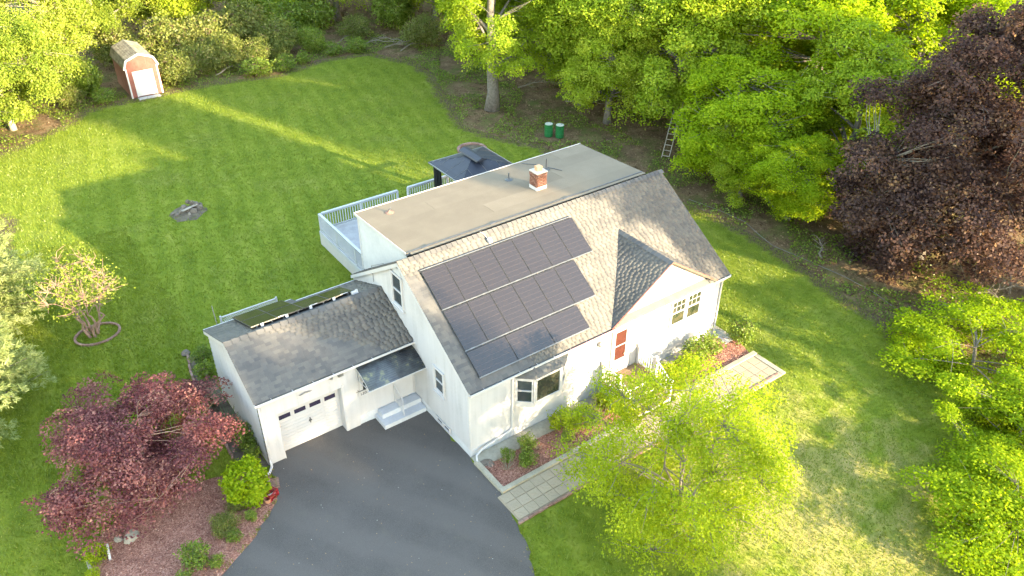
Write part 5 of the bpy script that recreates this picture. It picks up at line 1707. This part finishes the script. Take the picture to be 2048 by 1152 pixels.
# ================================================================== SMALL THINGS
def stone_mesh(seed, s=(1, 1, .6)):
    r = np.random.default_rng(seed)
    mb = MB(); n, m = 9, 6
    for j in range(1, m):
        for i in range(n):
            a, b = 2 * math.pi * i / n, math.pi * j / m
            k = r.uniform(.8, 1.12)
            mb.v.append((math.cos(a) * math.sin(b) * k * s[0], math.sin(a) * math.sin(b) * k * s[1], math.cos(b) * k * s[2]))
    mb.v += [(0, 0, s[2] * .9), (0, 0, -s[2] * .9)]
    for j in range(m - 2):
        for i in range(n): mb.f.append((j * n + i, (j + 1) * n + i, (j + 1) * n + (i + 1) % n, j * n + (i + 1) % n))
    for i in range(n):
        mb.f.append((len(mb.v) - 2, i, (i + 1) % n)); mb.f.append((len(mb.v) - 1, (m - 2) * n + (i + 1) % n, (m - 2) * n + i))
    me = bpy.data.meshes.new('stone'); me.from_pydata(mb.v, [], mb.f); me.materials.append(M_stone); return me
stones = [stone_mesh(s, (1, r_, .6)) for s, r_ in ((1, .8), (2, 1), (3, .65))]
fp = empty('stone_heap', (-2.45, 25.7, 0), 'heap of broken grey stones on the back lawn', 'stones')
for k, (x, y, z, s_, pale) in enumerate(((0, 0, .12, .3, 0), (.35, .15, .2, .32, 1), (-.35, .05, .1, .25, 0), (.15, -.25, .1, .28, 0), (-.15, .3, .16, .24, 0), (.5, -.1, .14, .24, 1), (.1, .35, .34, .2, 1), (-.6, -.1, .06, .18, 0), (.3, .4, .2, .24, 1), (-.1, -.35, .06, .16, 0), (-.75, .15, .05, .14, 0), (.62, .25, .1, .2, 0), (.2, .05, .4, .18, 1))):
    o = place('stone', stones[k % 3], fp, M=Matrix.Translation((x * 1.2, y * 1.2, z * 1.3)) @ Matrix.Rotation(k * 1.9, 4, 'Z') @ Matrix.Rotation(.5 * math.sin(k * 3.1), 4, 'X') @ Matrix.Diagonal((s_ * .85, s_ * .7, s_ * 1.15, 1)))
mb = MB(); mb.bar((-2.9, 25.45, .3), (-1.95, 25.7, .36), .16, .03); mb.build('board', M_ladder, fp)
mb = MB(); mb.lathe([(1.0, .012), (.7, .05), (.3, .09), (.02, .1)], (-2.55, 25.6, 0), 18); mb.v = [(q[0] + .12 * math.sin(q[1] * 5), -2.55 * 0 + q[1] + .1 * math.sin(q[0] * 6), q[2]) for q in mb.v]; mb.build('bare_earth', M_soil, fp)
ring = empty('brick_ring', (-9.6, 16.4, 0), 'ring of edging bricks round the budding tree', 'edging')
for k in range(34):
    a = 2 * math.pi * k / 34
    place('brick', brick_me, ring, M=Matrix.Translation((.95 * math.cos(a), .78 * math.sin(a), .005)) @ Matrix.Rotation(a + math.pi / 2 + random.uniform(-.15, .15), 4, 'Z') @ Matrix.Diagonal((.85, 1.1, 1, 1)))
curve = empty('brick_edging', (-7.2, 8, 0), 'curved line of edging bricks beside the garage bed', 'edging')
cp = polyline_dense([(-6.75, 12.5), (-7.02, 11.2), (-7.2, 9.7), (-7.26, 7.7), (-7.3, 6.2), (-7.36, 5.1)], .21, .01, False, np.random.default_rng(2))
for i in range(len(cp) - 1):
    d = cp[i + 1] - cp[i]
    place('brick', brick_me, curve, M=Matrix.Translation((cp[i][0] + 7.2, cp[i][1] - 8, .01 + random.uniform(-.01, .01))) @ Matrix.Rotation(math.atan2(d[1], d[0]) + random.uniform(-.12, .12), 4, 'Z'))
o = place('edge_stone', stones[0], None, (-6.78, 12.62, .08), .4, .22); tag(o, 'pale stone at the end of the garage bed edging', 'stone')
pat = empty('brick_patch', (-6.75, 3.1, 0), 'small patch of bricks at the driveway corner', 'paving')
for i in range(3):
    for j in range(5):
        place('brick', brick_me, pat, M=Matrix.Translation((-.22 + i * .21 + .03 * j, -.22 + j * .1, .015)) @ Matrix.Rotation(-.15, 4, 'Z') @ Matrix.Diagonal((1, 1, .6, 1)))
# round stone fire ring behind the gazebo
frg = empty('fire_ring', (15.6, 23.4, 0), 'low round ring of reddish bricks behind the gazebo', 'fire ring')
for k in range(18):
    a = 2 * math.pi * k / 18
    for lay in range(2):
        place('brick', brick_me, frg, M=Matrix.Translation((.9 * math.cos(a + lay * .17), .9 * math.sin(a + lay * .17), .0 + .082 * lay)) @ Matrix.Rotation(a + lay * .17 + math.pi / 2 + random.uniform(-.08, .08), 4, 'Z') @ Matrix.Diagonal((1.45, 2.2, 1, 1)))
mb = MB(); mb.lathe([(.78, .0), (.78, .05)], (15.6, 23.4, 0), 20); mb.build('ash_bed', M_soil, frg)
# drums
def drum(x, y, lab):
    e = empty('drum', (x, y, 0), lab, 'drum', 'green drums under the trees')
    pr = [(.28, 0), (.29, .02), (.29, .27), (.305, .285), (.305, .305), (.29, .32), (.29, .56), (.305, .575), (.305, .595), (.29, .61), (.29, .85), (.3, .87), (.3, .885), (.28, .885)]
    mb = MB(); mb.lathe(pr, (x, y, 0), 24); mb.build('barrel', M_green, e, smooth=False)
    mb = MB(); mb.lathe([(.275, .886), (.275, .9), (.2, .905)], (x, y, 0), 24); l_ = mb.build('lid', M_drumlid, e)
    mb = MB(); mb.lathe([(.03, .905), (.03, .925)], (x + .15, y, 0), 8); mb.build('bung', M_lead, l_)
drum(21.25, 22.35, 'left of two green metal drums under the trees')
drum(21.75, 21.75, 'right of two green metal drums under the trees')
# ladder
ld = empty('ladder', (25.6, 15.3, 0), 'weathered wooden ladder leaning into the maple', 'ladder')
A_, B_ = Vector((25.2, 15.0, 0)), Vector((28.3, 16.9, 3.9)); dd = (B_ - A_); sdv = dd.cross(Vector((0, 0, 1))).normalized() * .24
for s_ in (-1, 1):
    mb = MB(); mb.bar(A_ + sdv * s_, B_ + sdv * s_, .05, .09); mb.build('side_rail', M_ladder, ld)
for k in range(14):
    c = A_ + dd * ((k + .5) / 14); mb = MB(); mb.bar(c - sdv, c + sdv, .09, .035, dd.normalized()); mb.build('rung', M_ladder, ld)
# pipe along the right lawn edge
mb = MB(); pp = [(22.2, 10.0), (22.6, 8.0), (22.75, 6.2), (22.3, 4.8), (22.0, 3.6), (22.3, 1.4), (22.5, -.6), (22.4, -2.4), (21.9, -4.2)]
mb.tube([(x, y, .06 + .03 * math.sin(i)) for i, (x, y) in enumerate(pp)], .014, 6); tag(mb.build('drain_pipe', M_pipe), 'long thin grey pipe lying along the right lawn edge', 'pipe')
# crate, pot, posts, rock
cr = empty('crate', (-6.9, 2.55, .05), 'open red plastic crate at the edge of the driveway', 'crate'); cr.rotation_euler = (0, 0, .5)
mb = MB()
for s_ in (-1, 1):
    for z_ in (.0, .12, .24): mb.box(-.2, .2, s_ * .16 - .012, s_ * .16 + .012, z_, z_ + .05); mb.box(s_ * .2 - .012, s_ * .2 + .012, -.148, .148, z_, z_ + .05)
    for t_ in (-1, 1): mb.box(s_ * .2 - .02, s_ * .2 + .02, t_ * .16 - .02, t_ * .16 + .02, -.005, .3)
mb.box(-.185, .185, -.145, .145, -.02, -.006)
mb.build('basket', M_red, cr, local=True)
mb = MB(); mb.bar((-.14, .02, .1), (.16, -.05, .16), .07, .03); o = mb.build('trowel', M_trim, None, local=True); o.location = (-6.9, 2.55, .05); tag(o, 'white stick of tool lying in the red crate', 'tool')
mb = MB(); mb.bar((-.14, -.07, .06), (.12, -.1, .1), .08, .03); o = mb.build('garden_tool', M_green, None, local=True); o.location = (-6.9, 2.55, .05); tag(o, 'green tool lying in the red crate', 'tool')
mb = MB(); mb.lathe([(.09, 0), (.13, .2), (.14, .22), (.12, .22), (.11, .05), (.02, .045)], (-7.08, 2.38, .03), 16); tag(mb.build('plant_pot', M_pot), 'small dark-filled terracotta pot beside the red crate', 'pot')
mb = MB(); mb.bar((-12.28, 3.05, .05), (-12.2, 3.5, .36), .08, .04); tag(mb.build('white_post', M_trim), 'short white plastic post leaning in the mulch at lower left', 'post')
mb = MB(); mb.box(-12.95, -12.85, 2.2, 3.4, .0, .14); tag(mb.build('bed_timber', M_ladder), 'weathered timber edging at the lower left of the mulch', 'timber')
o = place('rock', stones[1], None, (-11.45, 3.6, .1), .8, (.32, .24, .3)); o2 = o.data.copy(); o.data = o2; o2.materials[0] = M_palestone; tag(o, 'pale flat rock at the foot of the red maple', 'rock')
o = place('rock', o2, None, (-11.85, 3.75, .08), 2.2, (.16, .14, .16)); tag(o, 'small pale rock left of the flat rock', 'rock')
for k, (x, y, lab) in enumerate(((.3, -.55, 'reddish flagstone under the downspout outlet'), (.42, -.72, 'smaller reddish flagstone near the downspout outlet'))):
    o = place('flagstone', stones[2], None, (x, y, .08), k * 1.2, (.24, .22, .08)); tag(o, lab, 'stone')
mb = MB(); mb.box(13.2, 13.75, -.9, -.55, .04, .1); tag(mb.build('splash_block', M_conc), 'concrete splash block under the right downspout', 'splash block')
# dead branches and brush piles
def dead_branch(x, y, L_, ang, lab, seed, n=9, group='dead branches on the woodland floor'):
    r = np.random.default_rng(seed)
    e = MB(); d = np.array([math.cos(ang), math.sin(ang), .06]); p0 = np.array([x, y, .12])
    main = [p0 + d * L_ * t_ + np.array([0, 0, .25 * math.sin(3 * t_)]) + r.normal(0, .04, 3) for t_ in np.linspace(0, 1, 7)]
    e.tube(main, list(np.linspace(.06, .012, 7)), 5)
    for k in range(n):
        t_ = r.uniform(.15, .95); a = p0 + d * L_ * t_ + np.array([0, 0, .25 * math.sin(3 * t_)])
        q = ang + r.choice([-1, 1]) * r.uniform(.4, 1.1); l = L_ * r.uniform(.15, .4)
        b = a + np.array([math.cos(q), math.sin(q), r.uniform(.0, .5)]) * l
        e.tube([a, (a + b) / 2 + r.normal(0, .06, 3), b], [.025, .016, .006], 4)
    tag(e.build('dead_branch', M_dead), lab, 'branch', group)
db = [(21.3, 46.0, 4.5, -.3, 'long bleached branch in the brush pile, rear'), (22.0, 44.5, 4.0, .2, 'forked dead branch in the brush pile, front'), (20.3, 48.0, 3.5, -.8, 'dead branch at the left of the brush pile'), (23.5, 46.5, 3.0, 2.6, 'dead branch crossing the right of the brush pile'),
      (25.0, 31.0, 3.5, -.5, 'pale fallen branch right of the thick trunk'), (26.0, 26.5, 3.0, -1.0, 'fallen branch behind the green drums'), (23.0, 1.2, 1.6, .7, 'short fallen branch on the brown slope'), (26.5, -5.4, 2.5, -.6, 'dead branch under the purple maple, left'),
      (27.8, -6.3, 2.8, .5, 'dead branch under the purple maple, middle'), (29.3, -7.0, 3.0, -.2, 'dead branch under the purple maple, right'), (25.6, -7.3, 2.2, .9, 'bleached branch at the bottom of the brown slope'), (18.0, 49.0, 3.0, .5, 'branch lying in the sunny clearing'), (25.3, 6.2, 2.4, 1.3, 'fallen branch at the right lawn edge'), (6.6, 47.3, 2.6, .3, 'arching dead twig in the brush right of the shed')]
for k, q in enumerate(db): dead_branch(*q, seed=300 + k)
def bare_shrub(x, y, h_, n, lab, seed, mat):
    r = np.random.default_rng(seed); e = MB()
    for k in range(n):
        a = r.uniform(0, 6.28); t_ = r.uniform(.2, .7); b = np.array([x + math.cos(a) * h_ * t_, y + math.sin(a) * h_ * t_, .07 + h_ * r.uniform(.6, 1)])
        e.tube([(x, y, .05), (np.array([x, y, .05]) + b) / 2 + r.normal(0, .05, 3), b], [.012, .009, .004], 4)
    tag(e.build('bare_shrub', mat), lab, 'shrub')
bare_shrub(.75, -1.35, .7, 16, 'bare twiggy shrub at the driveway end of the front bed', 1, M_dead)
bare_shrub(2.3, -1.2, .5, 14, 'low bare twigs in the middle of the front bed', 2, M_dead)
bare_shrub(5.35, -1.2, .8, 12, 'leggy bare-stemmed shrub near the front stairs', 3, M_dead)

# ================================================================== GROUND COVER (nobody could count it)
def scatter(n, xr, yr, r, ok):
    out = []
    tot = 0
    while tot < n:
        q = np.stack([r.uniform(*xr, n), r.uniform(*yr, n)], 1)
        q = q[ok(q)]
        out.append(q); tot += len(q)
    return np.vstack(out)[:n]
LA = np.array(LAWN)
BLK = [np.array(DRIVE)] + [np.array(v) for v in BEDS.values()] + [np.array(q) for q in ([(-.3, -3.78), (13.9, -3.78), (13.9, .0), (-.3, 0)], [(0, 0), (13.4, 0), (13.4, 9.3), (0, 9.3)], [(-6.4, 4), (0, 4), (0, 9.3), (-6.4, 9.3)], [(2.1, 9), (13.1, 9), (13.1, 18), (2.1, 18)])]
def lawn_ok(q):
    k = inside(q, LA)
    for b in BLK: k &= ~inside(q, b)
    return k
def blades(n, xr, yr, seed, h0, w0):
    r = np.random.default_rng(seed)
    q = scatter(n, xr, yr, r, lawn_ok)
    P = np.column_stack([q, g(q[:, 0], q[:, 1])])
    a = r.uniform(0, 2 * math.pi, n); h_ = h0 * r.uniform(.6, 1.4, n); w = w0 * r.uniform(.7, 1.3, n)
    lean = r.normal(0, .55, (n, 2)) * h_[:, None]
    s_ = np.stack([np.cos(a) * w, np.sin(a) * w, np.zeros(n)], 1)
    tip = P + np.column_stack([lean, h_])
    V = np.stack([P - s_, P + s_, tip], 1).reshape(-1, 3)
    tone = np.clip(r.normal(.45, .2, n), 0, 1)
    return V, np.arange(3 * n).reshape(-1, 3), tone
parts_ = [blades(150000, (-16, 22), (8, 46), 401, .085, .022), blades(135000, (-3, 22), (-19, 10), 402, .07, .016), blades(60000, (-16, -6), (-2, 26), 403, .07, .017)]
V = np.vstack([q[0] for q in parts_]); T_ = np.concatenate([q[2] for q in parts_])
o = place('grass', np_mesh('grass', V, np.arange(len(V)).reshape(-1, 3), L_blade, T_)); tag(o, 'short mown grass blades over the lawn', 'grass', kind='stuff')
def wood_ok(q):
    return (~inside(q, LA)) & ~((q[:, 0] > -.5) & (q[:, 0] < 2.3) & (q[:, 1] > 45.9) & (q[:, 1] < 50.2))
r = np.random.default_rng(411); n = 26000
q = np.vstack([scatter(n // 2, (17, 34), (-12, 34), r, wood_ok), scatter(n // 2, (-14, 30), (40, 60), r, wood_ok)])
P = np.column_stack([q, g(q[:, 0], q[:, 1]) + r.uniform(-.02, .03, len(q))])
l = r.uniform(.08, .17, len(q))
V, F = leaf_quads(P, nrm(r.normal(0, .45, (len(q), 3)) + [0, 0, 1]), r.normal(size=(len(q), 3)), l, l * .7, r)
o = place('leaf_litter', np_mesh('leaf_litter', V, F, L_dead, r.random(len(q)))); tag(o, 'brown fallen leaves on the woodland floor', 'leaf litter', kind='stuff')
n = 34000
def edge_ok(q):
    k = wood_ok(q); d = edge_dist(q, LA); return k & (d < 6.0) & (np.sin(q[:, 0] * 1.3 + 2 * np.sin(q[:, 1] * .6)) + np.sin(q[:, 1] * 1.1) > -.2)
q = np.vstack([scatter(n // 2, (17, 30), (-12, 40), r, edge_ok), scatter(n // 2, (-14, 28), (36, 54), r, edge_ok)])
P = np.column_stack([q, g(q[:, 0], q[:, 1]) + r.uniform(.02, .22, len(q))])
l = r.uniform(.07, .15, len(q))
V, F = leaf_quads(P, nrm(r.normal(0, .5, (len(q), 3)) + [0, 0, 1]), r.normal(size=(len(q), 3)), l, l * .8, r)
o = place('ground_cover', np_mesh('ground_cover', V, F, L_shrub, np.clip(r.normal(.55, .25, len(q)), 0, 1))); tag(o, 'low weedy ground cover along the lawn edge', 'ground cover', kind='stuff')
# mulch chips
r = np.random.default_rng(421)
def chips(poly, n, z):
    pl = np.array(poly); q = scatter(n, (pl[:, 0].min(), pl[:, 0].max()), (pl[:, 1].min(), pl[:, 1].max()), r, lambda s_: inside(s_, pl))
    return np.column_stack([q, np.full(n, z) + r.uniform(0, .03, n)])
P = np.vstack([chips(BEDS['mulch_bed_garage'], 7000, .07), chips(BEDS['mulch_bed_front'], 2600, .11), chips(BEDS['mulch_bed_right'], 2000, .11)])
l = r.uniform(.03, .09, len(P))
V, F = leaf_quads(P, nrm(r.normal(0, .5, (len(P), 3)) + [0, 0, 1]), r.normal(size=(len(P), 3)), l, l * .45, r, .02)
L_chip = leafmat('mulch_chip', [(.0, (.12, .05, .036)), (.5, (.30, .14, .105)), (1., (.5, .30, .23))], .02, .01)
o = place('mulch_chips', np_mesh('mulch_chips', V, F, L_chip, r.random(len(P)))); tag(o, 'loose reddish mulch chips in the beds', 'mulch', kind='stuff')

r = np.random.default_rng(431)
DV = np.array(DRIVE)
seg = polyline_dense([tuple(q) for q in DRIVE[1:9]], .02, 0, False)
seg2 = polyline_dense([tuple(q) for q in DRIVE[11:17]], .02, 0, False)
n = 5200
q = np.vstack([seg[r.integers(0, len(seg), n // 2)], seg2[r.integers(0, len(seg2), n // 2)]]) + r.normal(0, .07, (n, 2))
keepw = ~(inside(q, DV) & (edge_dist(q, DV) > .06))
q = q[keepw & (np.sin(q[:, 0] * 7 + q[:, 1] * 5) > -.4)]; n = len(q)
P = np.column_stack([q, np.full(n, .01)])
h_ = r.uniform(.04, .13, n); a = r.uniform(0, 6.28, n); w = r.uniform(.008, .02, n)
s_ = np.stack([np.cos(a) * w, np.sin(a) * w, np.zeros(n)], 1)
V = np.stack([P - s_, P + s_, P + np.column_stack([r.normal(0, .6, (n, 2)) * h_[:, None], h_])], 1).reshape(-1, 3)
o = place('edge_weeds', np_mesh('edge_weeds', V, np.arange(3 * n).reshape(-1, 3), L_blade, r.random(n))); tag(o, 'weeds and grass fringing the driveway edge', 'weeds', kind='stuff')
n = 420
q = scatter(n, (-12, 0), (-8, 4), r, lambda k: inside(k, DV))
l = r.uniform(.02, .06, n)
V, F = leaf_quads(np.column_stack([q, np.full(n, .035)]), nrm(r.normal(0, .25, (n, 3)) + [0, 0, 1]), r.normal(size=(n, 3)), l, l * .7, r)
o = place('fallen_petals', np_mesh('fallen_petals', V, F, L_dead, .4 + .6 * r.random(n))); tag(o, 'pale fallen petals and bits scattered on the driveway', 'petals', kind='stuff')
